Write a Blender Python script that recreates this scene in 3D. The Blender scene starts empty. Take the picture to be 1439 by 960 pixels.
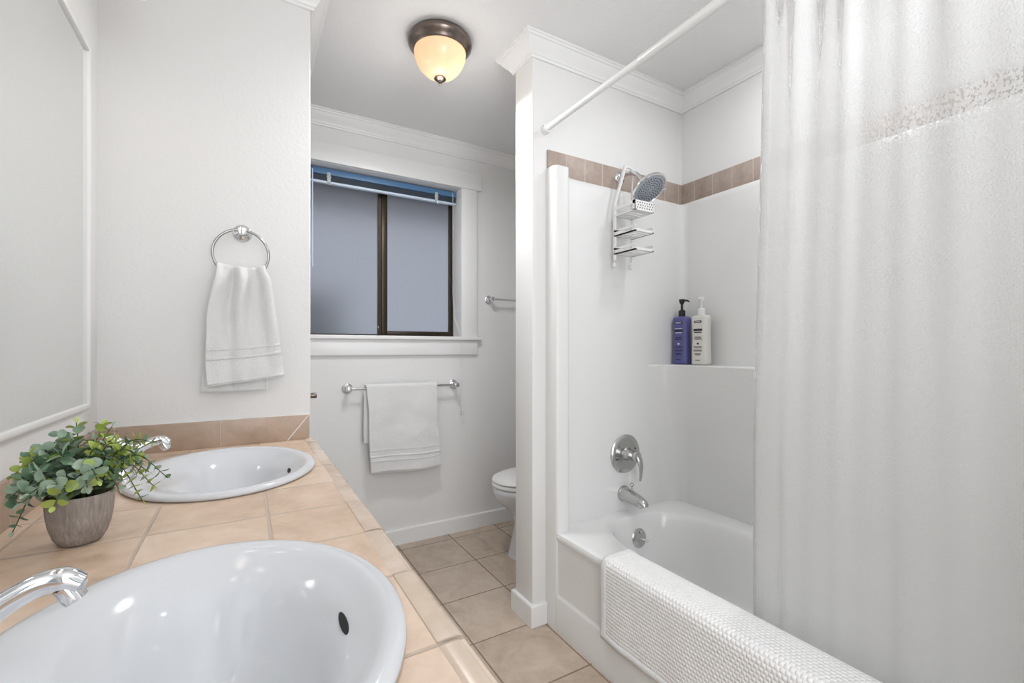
import bpy, bmesh, math, random
from mathutils import Vector, Matrix, noise

random.seed(7)
PI = math.pi
scene = bpy.context.scene
COL = scene.collection

# ------------------------------------------------------------------ camera
FPX, W, H = 640.0, 1439.0, 960.0
TH = math.radians(30.33)
CAMZ = 1.15
cam_d = bpy.data.cameras.new('camera')
cam = bpy.data.objects.new('camera', cam_d)
COL.objects.link(cam)
cam.location = (0, 0, CAMZ)
cam.rotation_euler = (PI/2, 0, -TH)
cam_d.sensor_width = 36.0
cam_d.sensor_fit = 'HORIZONTAL'
cam_d.lens = FPX/W*36.0
cam_d.shift_y = -10.0/W*-1.0
cam_d.clip_start = 0.02
scene.camera = cam

# ------------------------------------------------------------------ world, lights, exposure
scene.view_settings.view_transform = 'Standard'
scene.view_settings.look = 'None'
scene.view_settings.gamma = 1
scene.view_settings.use_curve_mapping = False
scene.view_settings.exposure = -0.10
world = bpy.data.worlds.new('world')
scene.world = world
world.use_nodes = True
wn = world.node_tree
bg = wn.nodes['Background']
bg.inputs['Color'].default_value = (0.65, 0.685, 0.75, 1)
bg.inputs['Strength'].default_value = 0.66

VANITY_W = 0.13
CEIL_W = 9.0
def lamp(name, kind, loc, power, color=(1, 1, 1), rot=(0, 0, 0), **kw):
    d = bpy.data.lights.new(name, kind)
    d.energy = power
    d.color = color
    for k, v in kw.items():
        setattr(d, k, v)
    o = bpy.data.objects.new(name, d)
    COL.objects.link(o)
    o.location = loc
    o.rotation_euler = rot
    return o
# large soft fill light added behind the camera, at the doorway opening
lamp('added_rear_fill', 'AREA', (0.40, -1.10, 1.30), 37.0, (0.955, 0.975, 1.0), (PI/2, 0, math.radians(-44)),
     shape='RECTANGLE', size=1.35, size_y=2.1)
# upward fill light added behind the camera, bounced off the ceiling
lamp('added_bounce_fill', 'AREA', (0.55, -0.25, 1.75), 8.5, (0.955, 0.975, 1.0), (PI*0.93, 0, 0),
     shape='DISK', size=0.5)
# fill light added above the tub to brighten it, no fixture there
lamp('added_tub_fill', 'AREA', (1.62, 0.80, 2.425), 5.4, (0.955, 0.975, 1.0), (0, 0, 0), shape='DISK', size=0.16)

# ------------------------------------------------------------------ helpers
WLOC = {}
def link(o, parent=None):
    COL.objects.link(o)
    if parent is not None:
        o.parent = parent
def thing(name, label, cat, loc=(0, 0, 0), group=None):
    o = bpy.data.objects.new(name, None)
    o.empty_display_size = 0.05
    COL.objects.link(o)
    o.location = loc
    WLOC[o.name] = Vector(loc)
    o['label'] = label
    o['category'] = cat
    if group:
        o['group'] = group
    return o
def tag(o, label, cat, group=None):
    o['label'] = label
    o['category'] = cat
    if group:
        o['group'] = group
    return o
def obj(name, bm, mat, parent=None, smooth=True, angle=40, label=None, origin=None):
    """bm holds world coordinates; the mesh is re-based on its parent (or origin)."""
    if parent is not None:
        base = WLOC[parent.name]
    else:
        base = Vector(origin) if origin is not None else Vector((0, 0, 0))
    if base.length:
        bmesh.ops.translate(bm, verts=bm.verts, vec=-base)
    me = bpy.data.meshes.new(name)
    bm.normal_update()
    bm.to_mesh(me)
    bm.free()
    mats = mat if isinstance(mat, (list, tuple)) else [mat]
    for m in mats:
        me.materials.append(m)
    if smooth:
        me.polygons.foreach_set('use_smooth', [True]*len(me.polygons))
        if angle < 180:
            try:
                me.set_sharp_from_angle(angle=math.radians(angle))
            except Exception:
                pass
    o = bpy.data.objects.new(name, me)
    link(o, parent)
    if parent is None:
        o.location = base
    WLOC[o.name] = base.copy()
    if label:
        o['label'] = label
    return o
def struct(name, bm, mat, **kw):
    o = obj(name, bm, mat, **kw)
    o['kind'] = 'structure'
    return o
def box(bm, x0, x1, y0, y1, z0, z1, bev=0.0, seg=2, mat=0):
    vs = [bm.verts.new((x, y, z)) for x in (x0, x1) for y in (y0, y1) for z in (z0, z1)]
    idx = [(0, 1, 3, 2), (4, 6, 7, 5), (0, 4, 5, 1), (2, 3, 7, 6), (0, 2, 6, 4), (1, 5, 7, 3)]
    fs = [bm.faces.new([vs[i] for i in f]) for f in idx]
    for f in fs:
        f.material_index = mat
    if bev > 0:
        es = list({e for f in fs for e in f.edges})
        bmesh.ops.bevel(bm, geom=es, offset=bev, segments=seg, profile=0.5, affect='EDGES')
    return bm
def B(*a, **k):
    return box(bmesh.new(), *a, **k)
def frame_of(d):
    d = Vector(d).normalized()
    a = Vector((0, 0, 1)) if abs(d.z) < 0.9 else Vector((1, 0, 0))
    x = a.cross(d).normalized()
    return x, d.cross(x).normalized(), d
def lathe(bm, prof, origin, axis=(0, 0, 1), n=32, mat=0, cap=True, sx=1.0, sy=1.0):
    """prof: list of (radius, distance along axis)."""
    ax, ay, az = frame_of(axis)
    O = Vector(origin)
    rings = []
    for r, t in prof:
        if r < 1e-6:
            rings.append([bm.verts.new(O + az*t)])
        else:
            rings.append([bm.verts.new(O + az*t + ax*(r*sx*math.cos(2*PI*k/n)) + ay*(r*sy*math.sin(2*PI*k/n))) for k in range(n)])
    for a, b in zip(rings[:-1], rings[1:]):
        for k in range(n):
            k2 = (k+1) % n
            if len(a) == 1 and len(b) == 1:
                continue
            if len(a) == 1:
                f = bm.faces.new((a[0], b[k2], b[k]))
            elif len(b) == 1:
                f = bm.faces.new((a[k], a[k2], b[0]))
            else:
                f = bm.faces.new((a[k], a[k2], b[k2], b[k]))
            f.material_index = mat
    if cap:
        for r, rev in ((rings[0], True), (rings[-1], False)):
            if len(r) > 2:
                f = bm.faces.new(list(reversed(r)) if rev else r)
                f.material_index = mat
    return bm
def catmull(pts, sub=6):
    P = [Vector(p) for p in pts]
    P = [P[0]*2-P[1]] + P + [P[-1]*2-P[-2]]
    out = []
    for i in range(1, len(P)-2):
        a, b, c, d = P[i-1:i+3]
        for k in range(sub):
            t = k/sub
            out.append(0.5*((2*b)+(c-a)*t+(2*a-5*b+4*c-d)*t*t+(3*b-a-3*c+d)*t**3))
    out.append(P[-2])
    return out
def tube(bm, pts, rad, n=12, mat=0, cap=True, flat=1.0, closed=False):
    """rad: number or list; flat squashes the section along its second axis."""
    P = [Vector(p) for p in pts]
    R = rad if isinstance(rad, (list, tuple)) else [rad]*len(P)
    m = len(P)
    rings = []
    prev = None
    for i, p in enumerate(P):
        if closed:
            d = P[(i+1) % m]-P[i-1]
        else:
            d = (P[min(i+1, m-1)]-P[max(i-1, 0)])
        d.normalize()
        if prev is None:
            x, y, _ = frame_of(d)
        else:
            x = (prev - d*prev.dot(d)).normalized()
            y = d.cross(x)
        prev = x
        rings.append([bm.verts.new(p + x*(R[i]*math.cos(2*PI*k/n)) + y*(R[i]*flat*math.sin(2*PI*k/n))) for k in range(n)])
    pairs = list(zip(rings[:-1], rings[1:]))
    if closed:
        pairs.append((rings[-1], rings[0]))
    for a, b in pairs:
        for k in range(n):
            f = bm.faces.new((a[k], a[(k+1) % n], b[(k+1) % n], b[k]))
            f.material_index = mat
    if cap and not closed:
        bm.faces.new(list(reversed(rings[0]))).material_index = mat
        bm.faces.new(rings[-1]).material_index = mat
    return bm
def lerp_list(vals, n):
    out = []
    for i in range(n):
        t = i/(n-1)*(len(vals)-1)
        k = min(int(t), len(vals)-2)
        out.append(vals[k]+(vals[k+1]-vals[k])*(t-k))
    return out
def prism(bm, poly, lo, hi, axis='z', mat=0):
    """poly: 2D points; axis = the extrusion axis (z: xy, y: xz, x: yz)."""
    def P(a, b, t):
        return {'z': (a, b, t), 'y': (a, t, b), 'x': (t, a, b)}[axis]
    A = [bm.verts.new(P(a, b, lo)) for a, b in poly]
    C = [bm.verts.new(P(a, b, hi)) for a, b in poly]
    n = len(poly)
    fs = [bm.faces.new(A), bm.faces.new(C)]
    for i in range(n):
        fs.append(bm.faces.new((A[i], A[(i+1) % n], C[(i+1) % n], C[i])))
    for f in fs:
        f.material_index = mat
    bmesh.ops.recalc_face_normals(bm, faces=fs)
    return bm
def quadgrid(bm, fn, nu, nv, mat=0):
    V = [[bm.verts.new(fn(i/nu, j/nv)) for j in range(nv+1)] for i in range(nu+1)]
    for i in range(nu):
        for j in range(nv):
            bm.faces.new((V[i][j], V[i+1][j], V[i+1][j+1], V[i][j+1])).material_index = mat
    return V
def sm(a, b, x):
    t = max(0.0, min(1.0, (x-a)/(b-a)))
    return t*t*(3-2*t)

# ------------------------------------------------------------------ materials
def srgb(r, g, b):
    f = lambda c: (c/255/12.92) if c/255 <= 0.04045 else ((c/255+0.055)/1.055)**2.4
    return (f(r), f(g), f(b), 1)
class NT:
    def __init__(self, name):
        self.m = bpy.data.materials.new(name)
        self.m.use_nodes = True
        self.t = self.m.node_tree
        self.n = self.t.nodes
        self.bsdf = self.n['Principled BSDF']
        self.out = self.n['Material Output']
    def add(self, typ, **kw):
        n = self.n.new(typ)
        for k, v in kw.items():
            setattr(n, k, v)
        return n
    def l(self, a, b):
        self.t.links.new(a, b)
    def math(self, op, a, b=None, c=None, clamp=False):
        n = self.add('ShaderNodeMath', operation=op, use_clamp=clamp)
        for i, v in enumerate((a, b, c)):
            if v is None:
                continue
            if isinstance(v, (int, float)):
                n.inputs[i].default_value = v
            else:
                self.l(v, n.inputs[i])
        return n.outputs[0]
    def mix(self, f, a, b, blend='MIX'):
        n = self.add('ShaderNodeMix', data_type='RGBA', blend_type=blend)
        for i, v in ((0, f), (6, a), (7, b)):
            if isinstance(v, (int, float, tuple)):
                n.inputs[i].default_value = v
            else:
                self.l(v, n.inputs[i])
        return n.outputs[2]
    def noise(self, scale, detail=3, rough=0.55, vec=None, dist=0.0):
        n = self.add('ShaderNodeTexNoise')
        n.inputs['Scale'].default_value = scale
        n.inputs['Detail'].default_value = detail
        n.inputs['Roughness'].default_value = rough
        n.inputs['Distortion'].default_value = dist
        self.l(vec if vec is not None else self.coord(), n.inputs['Vector'])
        return n.outputs[0]
    def coord(self):
        if not hasattr(self, '_c'):
            self._c = self.add('ShaderNodeNewGeometry').outputs['Position']
        return self._c
    def scaled(self, s):
        n = self.add('ShaderNodeMapping')
        n.inputs['Scale'].default_value = s
        self.l(self.coord(), n.inputs['Vector'])
        return n.outputs[0]
    def xyz(self):
        n = self.add('ShaderNodeSeparateXYZ')
        self.l(self.coord(), n.inputs[0])
        return n.outputs
    def ramp(self, f, stops):
        n = self.add('ShaderNodeValToRGB')
        e = n.color_ramp.elements
        while len(e) < len(stops):
            e.new(0.5)
        for q, (p, c) in zip(e, stops):
            q.position = p
            q.color = c
        self.l(f, n.inputs[0])
        return n.outputs[0]
    def bump(self, h, strength=0.2, dist=0.01, normal=None):
        n = self.add('ShaderNodeBump')
        n.inputs['Strength'].default_value = strength
        n.inputs['Distance'].default_value = dist
        self.l(h, n.inputs['Height'])
        if normal is not None:
            self.l(normal, n.inputs['Normal'])
        return n.outputs[0]
    def set(self, **kw):
        for k, v in kw.items():
            s = self.bsdf.inputs[k.replace('_', ' ')]
            if isinstance(v, (int, float, tuple)):
                s.default_value = v
            else:
                self.l(v, s)
        return self
def plain(name, col, rough=0.5, metal=0.0, bump=None, vary=0.0, vscale=6.0, **kw):
    t = NT(name)
    c = col
    if vary:
        n = t.noise(vscale, 4)
        dark = tuple(x*(1-vary) for x in col[:3])+(1,)
        c = t.mix(n, dark, col)
    t.set(Base_Color=c, Roughness=rough, Metallic=metal, **kw)
    if bump:
        t.set(Normal=t.bump(t.noise(bump[0], 4), bump[1], bump[2]))
    return t.m

M = {}
M['wall'] = plain('wall_paint', (0.80, 0.795, 0.785, 1), 0.55, bump=(110, 0.22, 0.004))
M['ceiling'] = plain('ceiling_paint', (0.80, 0.80, 0.80, 1), 0.8, bump=(60, 0.4, 0.006))
M['trim'] = plain('trim_paint', (0.84, 0.84, 0.835, 1), 0.32, bump=(30, 0.03, 0.002))
M['tub'] = plain('white_acrylic', (0.80, 0.80, 0.79, 1), 0.16, bump=(9, 0.02, 0.004), Coat_Weight=0.3, Coat_Roughness=0.08)
M['china'] = plain('white_china', (0.64, 0.655, 0.68, 1), 0.10, bump=(6, 0.01, 0.002), Specular_IOR_Level=0.42)
M['chrome'] = plain('chrome', (0.74, 0.75, 0.77, 1), 0.09, 1.0, bump=(40, 0.01, 0.001))
M['chrome_satin'] = plain('satin_chrome', (0.55, 0.55, 0.54, 1), 0.2, 1.0, bump=(40, 0.01, 0.001))
M['ring_steel'] = plain('ring_steel', (0.36, 0.36, 0.36, 1), 0.22, 1.0, bump=(40, 0.01, 0.001))
M['nickel'] = plain('dark_brushed_nickel', (0.20, 0.165, 0.145, 1), 0.24, 1.0, bump=(80, 0.02, 0.001))
M['bronze'] = plain('bronze_aluminium', (0.055, 0.04, 0.028, 1), 0.35, 0.6, vary=0.3, vscale=30)
M['plastic'] = plain('white_plastic', (0.84, 0.84, 0.83, 1), 0.3, bump=(20, 0.02, 0.001))
M['black'] = plain('black_plastic', (0.012, 0.012, 0.014, 1), 0.3, bump=(20, 0.02, 0.001))
M['dark'] = plain('dark_hole', (0.008, 0.008, 0.008, 1), 0.6, bump=(20, 0.02, 0.001))
M['rubber'] = plain('grey_nozzle_rubber', (0.10, 0.11, 0.13, 1), 0.5, bump=(20, 0.02, 0.001))
M['face'] = plain('shower_face', (0.42, 0.46, 0.52, 1), 0.35, 0.3, bump=(20, 0.02, 0.001))
M['blind'] = plain('skylight_tinted_blind', (0.085, 0.20, 0.37, 1), 0.4, 0.0, bump=(20, 0.02, 0.001))  # blind, slats and rail: blue of the skylight painted into their colour
M['slat'] = plain('skylight_tinted_slat', (0.12, 0.155, 0.20, 1), 0.4, 0.0, bump=(20, 0.02, 0.001))
M['rail'] = plain('skylight_tinted_rail', (0.66, 0.76, 0.90, 1), 0.3, bump=(20, 0.02, 0.001))
M['clear'] = plain('clear_plastic', (0.75, 0.80, 0.82, 1), 0.2, bump=(20, 0.02, 0.001), Transmission_Weight=0.4)
M['purple'] = plain('violet_bottle', srgb(92, 92, 150), 0.28, bump=(20, 0.02, 0.001))
M['cream'] = plain('pearl_white_bottle', srgb(222, 220, 212), 0.28, bump=(20, 0.02, 0.001))
M['print'] = plain('dark_print', (0.02, 0.02, 0.035, 1), 0.5, bump=(20, 0.02, 0.001))
M['print_pale'] = plain('pale_print', (0.75, 0.76, 0.84, 1), 0.5, bump=(20, 0.02, 0.001))
M['cabinet'] = plain('cabinet_paint', (0.74, 0.73, 0.71, 1), 0.4, bump=(30, 0.03, 0.002))
M['soil'] = plain('dark_filler', (0.02, 0.018, 0.014, 1), 0.9, bump=(60, 0.6, 0.01))
M['siding'] = plain('house_siding', (0.16, 0.155, 0.15, 1), 0.8, bump=(10, 0.1, 0.01))
M['backdrop'] = plain('greenish_backdrop', (0.22, 0.26, 0.25, 1), 0.9, bump=(10, 0.3, 0.01), vary=0.5)  # backdrop added outside so the left pane looks darker and greener
M['mirror'] = plain('mirror_glass', (0.86, 0.875, 0.87, 1), 0.005, 1.0)

def tile_mat(name, axes, pitch, off, grout_w, cols, grout, rough=0.35, mott=(7, 0.5), bumps=0.5):
    t = NT(name)
    s = t.xyz()
    masks, ids = [], []
    for a, p, o in zip(axes, pitch, off):
        if p is None:
            continue
        v = t.math('DIVIDE', t.math('SUBTRACT', s['XYZ'.index(a)], o), p)
        fr = t.math('FRACT', v)
        ids.append(t.math('FLOOR', v))
        d = t.math('MULTIPLY', t.math('MINIMUM', fr, t.math('SUBTRACT', 1.0, fr)), p)
        wob = t.math('MULTIPLY', t.math('SUBTRACT', t.noise(45, 2), 0.5), grout_w*0.35)
        d = t.math('ADD', d, wob)
        masks.append(t.math('SUBTRACT', 1.0, t.math('DIVIDE', t.math('SUBTRACT', d, grout_w*0.35), grout_w*0.3, clamp=True), clamp=True))
    mask = masks[0] if len(masks) == 1 else t.math('MAXIMUM', masks[0], masks[1])
    comb = t.add('ShaderNodeCombineXYZ')
    for i, q in enumerate(ids):
        t.l(q, comb.inputs[i])
    wnz = t.add('ShaderNodeTexWhiteNoise')
    t.l(comb.outputs[0], wnz.inputs['Vector'])
    n1 = t.noise(mott[0], 6, 0.6, dist=0.8)
    n2 = t.noise(mott[0]*5, 4, 0.65)
    f = t.math('ADD', t.math('MULTIPLY', n1, 0.75), t.math('MULTIPLY', n2, 0.25))
    f = t.math('ADD', f, t.math('MULTIPLY', t.math('SUBTRACT', wnz.outputs['Value'], 0.5), 0.12))
    base = t.ramp(f, [(0.30, cols[0]), (0.50, cols[1]), (0.68, cols[2])])
    gn = t.mix(t.noise(14, 4), tuple(x*0.8 for x in grout[:3])+(1,), grout)
    t.set(Base_Color=t.mix(mask, base, gn), Roughness=t.math('ADD', rough, t.math('MULTIPLY', mask, 0.4)))
    h = t.math('SUBTRACT', t.math('MULTIPLY', t.noise(30, 4), 0.12), mask)
    t.set(Normal=t.bump(h, bumps, 0.0025))
    return t.m
M['floor'] = tile_mat('floor_tile', 'XY', (0.318, 0.318), (1.082, 1.287), 0.006,
                      (srgb(168, 150, 133), srgb(190, 173, 156), srgb(204, 189, 173)), srgb(138, 122, 108), 0.42)
M['counter'] = tile_mat('counter_tile', 'XY', (0.187, 0.1745), (0.037, 0.465), 0.006,
                        (srgb(184, 158, 135), srgb(210, 185, 162), srgb(225, 204, 185)), srgb(200, 182, 166), 0.38, mott=(6, 0.5))
M['vcap'] = tile_mat('edge_tile', 'Y', (0.1745,), (0.465,), 0.006,
                     (srgb(192, 171, 152), srgb(208, 189, 171), srgb(222, 207, 194)), srgb(190, 173, 159), 0.25)
M['splash'] = tile_mat('splash_tile', 'XY', (0.265, 0.265), (-0.069, 0.1), 0.004,
                       (srgb(166, 144, 126), srgb(180, 158, 140), srgb(194, 173, 156)), srgb(210, 196, 184), 0.4)
M['accent'] = tile_mat('accent_tile', 'XY', (0.1015, 0.1015), (1.195, 1.50), 0.004,
                       (srgb(158, 140, 128), srgb(174, 157, 146), srgb(188, 172, 161)), srgb(214, 204, 194), 0.5, mott=(12, 0.5))

def terry(name, col=(0.83, 0.83, 0.825, 1), band=None):
    t = NT(name)
    n = t.noise(420, 3, 0.7)
    n2 = t.noise(60, 3)
    h = t.math('ADD', t.math('MULTIPLY', n, 0.6), t.math('MULTIPLY', t.noise(150, 3, 0.6), 0.6))
    h = t.math('ADD', h, t.math('MULTIPLY', n2, 0.5))
    if band:
        z = t.xyz()[2]
        for zb, wd in band:
            d = t.math('ABSOLUTE', t.math('SUBTRACT', z, zb))
            g = t.math('SUBTRACT', 1.0, t.math('DIVIDE', d, wd, clamp=True), clamp=True)
            h = t.math('SUBTRACT', h, t.math('MULTIPLY', g, 2.2))
    t.set(Base_Color=col, Roughness=0.95, Sheen_Weight=0.25, Normal=t.bump(h, 0.8, 0.005))
    return t.m
M['terry'] = terry('white_terry')
M['hem'] = terry('white_hem', (0.83, 0.83, 0.825, 1))

def knit():
    t = NT('knit_cotton')
    uv = t.add('ShaderNodeTexCoord').outputs['UV']
    sp = t.add('ShaderNodeSeparateXYZ')
    t.l(uv, sp.inputs[0])
    u = t.math('MULTIPLY', sp.outputs[0], 1/0.0125)     # along the tub
    v = t.math('MULTIPLY', sp.outputs[1], 1/0.0120)     # over the rim
    row = t.math('FLOOR', v)
    u2 = t.math('ADD', u, t.math('MULTIPLY', t.math('MODULO', row, 2.0), 0.5))
    a = t.math('SINE', t.math('MULTIPLY', t.math('FRACT', u2), PI))
    b = t.math('SINE', t.math('MULTIPLY', t.math('FRACT', v), PI))
    h = t.math('MULTIPLY', t.math('POWER', a, 0.6), t.math('POWER', b, 0.8))
    h = t.math('ADD', h, t.math('MULTIPLY', t.noise(300, 3), 0.35))
    t.set(Base_Color=(0.88, 0.875, 0.865, 1), Roughness=0.95, Sheen_Weight=0.2, Normal=t.bump(h, 0.75, 0.0035))
    return t.m
M['knit'] = knit()

def concrete():
    t = NT('weathered_concrete')
    v = t.noise(1.0, 5, 0.7, vec=t.scaled((260, 260, 22)))
    w = t.noise(18, 4)
    f = t.math('ADD', t.math('MULTIPLY', v, 0.6), t.math('MULTIPLY', w, 0.4))
    t.set(Base_Color=t.ramp(f, [(0.30, srgb(112, 103, 98)), (0.5, srgb(150, 141, 134)), (0.70, srgb(182, 174, 166))]),
          Roughness=0.9, Normal=t.bump(f, 0.6, 0.004))
    return t.m
M['concrete'] = concrete()

def leaf(name, c0, c1):
    t = NT(name)
    t.set(Base_Color=t.mix(t.noise(70, 3), c0, c1), Roughness=0.55, Normal=t.bump(t.noise(200, 2), 0.1, 0.001))
    return t.m
M['leaf_sage'] = leaf('sage_leaf', srgb(124, 154, 132), srgb(190, 206, 184))
M['leaf_deep'] = leaf('deep_green_leaf', srgb(80, 116, 88), srgb(126, 156, 122))
M['leaf_lime'] = leaf('lime_leaf', srgb(136, 162, 66), srgb(190, 203, 112))
M['stem'] = leaf('stem', srgb(58, 66, 40), srgb(84, 92, 58))

def frosted():
    t = NT('frosted_glass')
    f = t.noise(3.0, 2)
    t.set(Base_Color=(0.80, 0.83, 0.90, 1), Roughness=0.6, Transmission_Weight=0.92, IOR=1.2,
          Normal=t.bump(t.noise(160, 2), 0.15, 0.001))
    return t.m
M['frosted'] = frosted()

def alabaster():
    t = NT('lit_alabaster_glass')
    tr = t.add('ShaderNodeBsdfTranslucent')
    df = t.add('ShaderNodeBsdfDiffuse')
    gl = t.add('ShaderNodeBsdfGlossy')
    gl.inputs['Roughness'].default_value = 0.25
    col = t.mix(t.noise(14, 4), (0.95, 0.67, 0.44, 1), (0.98, 0.78, 0.58, 1))
    t.l(col, tr.inputs['Color'])
    t.l(col, df.inputs['Color'])
    m1 = t.add('ShaderNodeMixShader')
    m1.inputs[0].default_value = 0.25
    t.l(tr.outputs[0], m1.inputs[1])
    t.l(df.outputs[0], m1.inputs[2])
    m2 = t.add('ShaderNodeMixShader')
    m2.inputs[0].default_value = 0.05
    t.l(m1.outputs[0], m2.inputs[1])
    t.l(gl.outputs[0], m2.inputs[2])
    em = t.add('ShaderNodeEmission')
    t.l(col, em.inputs['Color'])
    em.inputs['Strength'].default_value = 0.30
    ad = t.add('ShaderNodeAddShader')
    t.l(m2.outputs[0], ad.inputs[0])
    t.l(em.outputs[0], ad.inputs[1])
    t.l(ad.outputs[0], t.out.inputs['Surface'])
    return t.m
M['alabaster'] = alabaster()
def glow(name, col, s):
    t = NT(name)
    t.set(Base_Color=col, Roughness=0.4, Emission_Color=col, Emission_Strength=s)
    return t.m
M['shade_glow'] = glow('lit_opal_glass', (1.0, 0.90, 0.78, 1), 1.0)

def vinyl(name='frosted_vinyl', strength=0.75, rough=0.2):
    t = NT(name)
    df = t.add('ShaderNodeBsdfDiffuse')
    df.inputs['Color'].default_value = (0.84, 0.84, 0.835, 1)
    tl = t.add('ShaderNodeBsdfTranslucent')
    tl.inputs['Color'].default_value = (0.86, 0.86, 0.855, 1)
    gl = t.add('ShaderNodeBsdfGlossy')
    gl.inputs['Roughness'].default_value = rough
    tp = t.add('ShaderNodeBsdfTransparent')
    z = t.xyz()[2]
    crinkle = t.noise(240, 3, 0.65)
    nrm = t.bump(crinkle, strength, 0.004)
    for q in (df, tl, gl):
        t.l(nrm, q.inputs['Normal'])
    m1 = t.add('ShaderNodeMixShader')
    m1.inputs[0].default_value = 0.55
    t.l(df.outputs[0], m1.inputs[1])
    t.l(tl.outputs[0], m1.inputs[2])
    fr = t.add('ShaderNodeFresnel')
    fr.inputs['IOR'].default_value = 1.40
    m2 = t.add('ShaderNodeMixShader')
    t.l(fr.outputs[0], m2.inputs[0])
    t.l(m1.outputs[0], m2.inputs[1])
    t.l(gl.outputs[0], m2.inputs[2])
    # woven-in clear band near the top of the curtain: flecks of clear film
    d = t.math('ABSOLUTE', t.math('SUBTRACT', z, 1.594))
    band = t.math('SUBTRACT', 1.0, t.math('DIVIDE', t.math('SUBTRACT', d, 0.024), 0.012, clamp=True), clamp=True)
    fl = t.noise(1.0, 2, 0.5, vec=t.scaled((230, 230, 150)))
    fleck = t.math('MULTIPLY', t.math('SUBTRACT', fl, 0.50), 9.0, clamp=True)
    band = t.math('MULTIPLY', band, t.math('DIVIDE', t.math('SUBTRACT', 0.475, t.xyz()[1]), 0.06, clamp=True))
    clear = t.math('ADD', 0.07, t.math('MULTIPLY', t.math('MULTIPLY', band, fleck), 0.5))
    m3 = t.add('ShaderNodeMixShader')
    t.l(clear, m3.inputs[0])
    t.l(m2.outputs[0], m3.inputs[1])
    t.l(tp.outputs[0], m3.inputs[2])
    t.l(m3.outputs[0], t.out.inputs['Surface'])
    return t.m
M['vinyl'] = vinyl()
M['vinyl_weld'] = vinyl('crinkled_vinyl_hem', 1.0, 0.12)

# ------------------------------------------------------------------ room shell
XL, XR = -0.375, 1.94          # mirror wall, tub wall
YS = 1.768                     # wall at the end of the vanity
XS = 0.201                     # its outside corner
YB = 2.649                     # window wall
YE, YE2 = 1.585, 1.722         # partition at the end of the tub
XC = 1.025                     # free end of the partition
YF = -1.2                      # wall behind the photographer
ZC = 2.43
CZ = 0.83                      # counter top

struct('floor', B(-0.6, 2.1, YF, 2.80, -0.06, 0.0), M['floor'], smooth=False)
struct('ceiling', B(-0.6, 2.1, YF, 2.80, ZC, ZC+0.06), M['ceiling'], smooth=False)
struct('wall_left', B(XL-0.12, XL, YF, YS+0.05, 0, ZC), M['wall'], smooth=False)
bm = B(XL-0.12, XS, YS, YB, 0, ZC, bev=0.006, seg=3)
struct('wall_vanity_end', bm, M['wall'])
struct('wall_right', B(XR, XR+0.12, YF, YB+0.1, 0, ZC), M['wall'], smooth=False)
struct('wall_tub_end', B(XC, XR+0.05, YE, YE2, 0, ZC, bev=0.004, seg=3), M['wall'])
struct('wall_tub_foot', B(XC, XR+0.05, -0.08, 0.055, 0, ZC), M['wall'], smooth=False)
# wall behind the photographer, with a wide doorway
bm = bmesh.new()
box(bm, XL-0.12, -0.25, YF-0.1, YF, 0, ZC)
box(bm, 1.15, XR+0.12, YF-0.1, YF, 0, ZC)
box(bm, -0.25, 1.15, YF-0.1, YF, 2.36, ZC)
struct('wall_front', bm, M['wall'], smooth=False)
# window wall with its opening
WX0, WX1, WZ0, WZ1 = 0.285, 1.172, 1.225, 2.16
bm = bmesh.new()
box(bm, XL-0.12, WX0, YB, YB+0.16, 0, ZC)
box(bm, WX1, XR+0.12, YB, YB+0.16, 0, ZC)
box(bm, WX0, WX1, YB, YB+0.16, 0, WZ0)
box(bm, WX0, WX1, YB, YB+0.16, WZ1, ZC)
struct('wall_back', bm, M['wall'], smooth=False)

# crown moulding, mitred round every corner
CROWN = [(0.0, 0.075), (0.009, 0.075), (0.011, 0.067), (0.016, 0.064), (0.018, 0.058), (0.025, 0.050), (0.036, 0.038),
         (0.045, 0.026), (0.049, 0.018), (0.056, 0.016), (0.058, 0.010), (0.064, 0.008), (0.064, 0.0), (0.0, 0.0)]
BASE = [(0.0, 0.0), (0.014, 0.0), (0.014, 0.084), (0.011, 0.089), (0.0, 0.090)]
def mitre_path(P, i, off):
    p = Vector(P[i])
    def nrm(a, b):
        d = (Vector(b)-Vector(a)).normalized()
        return Vector((d.y, -d.x))
    if i == 0:
        n = nrm(P[0], P[1])
        return p + n*off
    if i == len(P)-1:
        n = nrm(P[-2], P[-1])
        return p + n*off
    n1, n2 = nrm(P[i-1], P[i]), nrm(P[i], P[i+1])
    k = (n1+n2)
    return p + k*(off/(1+n1.dot(n2)))
def moulding(P, segs, prof, zfn, names):
    for (i, nm) in zip(segs, names):
        bm = bmesh.new()
        ends = []
        for j in (i, i+1):
            ring = []
            for off, h in prof:
                q = mitre_path(P, j, off)
                ring.append(bm.verts.new((q.x, q.y, zfn(h))))
            ends.append(ring)
        n = len(prof)
        for k in range(n):
            bm.faces.new((ends[0][k], ends[0][(k+1) % n], ends[1][(k+1) % n], ends[1][k]))
        bm.faces.new(ends[0])
        bm.faces.new(ends[1])
        bmesh.ops.recalc_face_normals(bm, faces=bm.faces)
        struct(nm, bm, M['trim'], angle=25)
LOOP = [(XL, YF), (XL, YS), (XS, YS), (XS, YB), (XR, YB), (XR, YE2), (XC, YE2), (XC, YE), (XR, YE), (XR, 0.055)]
moulding(LOOP, range(9), CROWN, lambda h: ZC-h, ['trim_%d' % (k+1) for k in range(9)])
moulding(LOOP[:8]+[(1.0905, YE)], [2, 3, 4, 5, 6, 7], BASE, lambda h: h, ['baseboard_hall', 'baseboard_back', 'baseboard_right', 'baseboard_nook', 'baseboard_column', 'baseboard_tub_end'])
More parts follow.
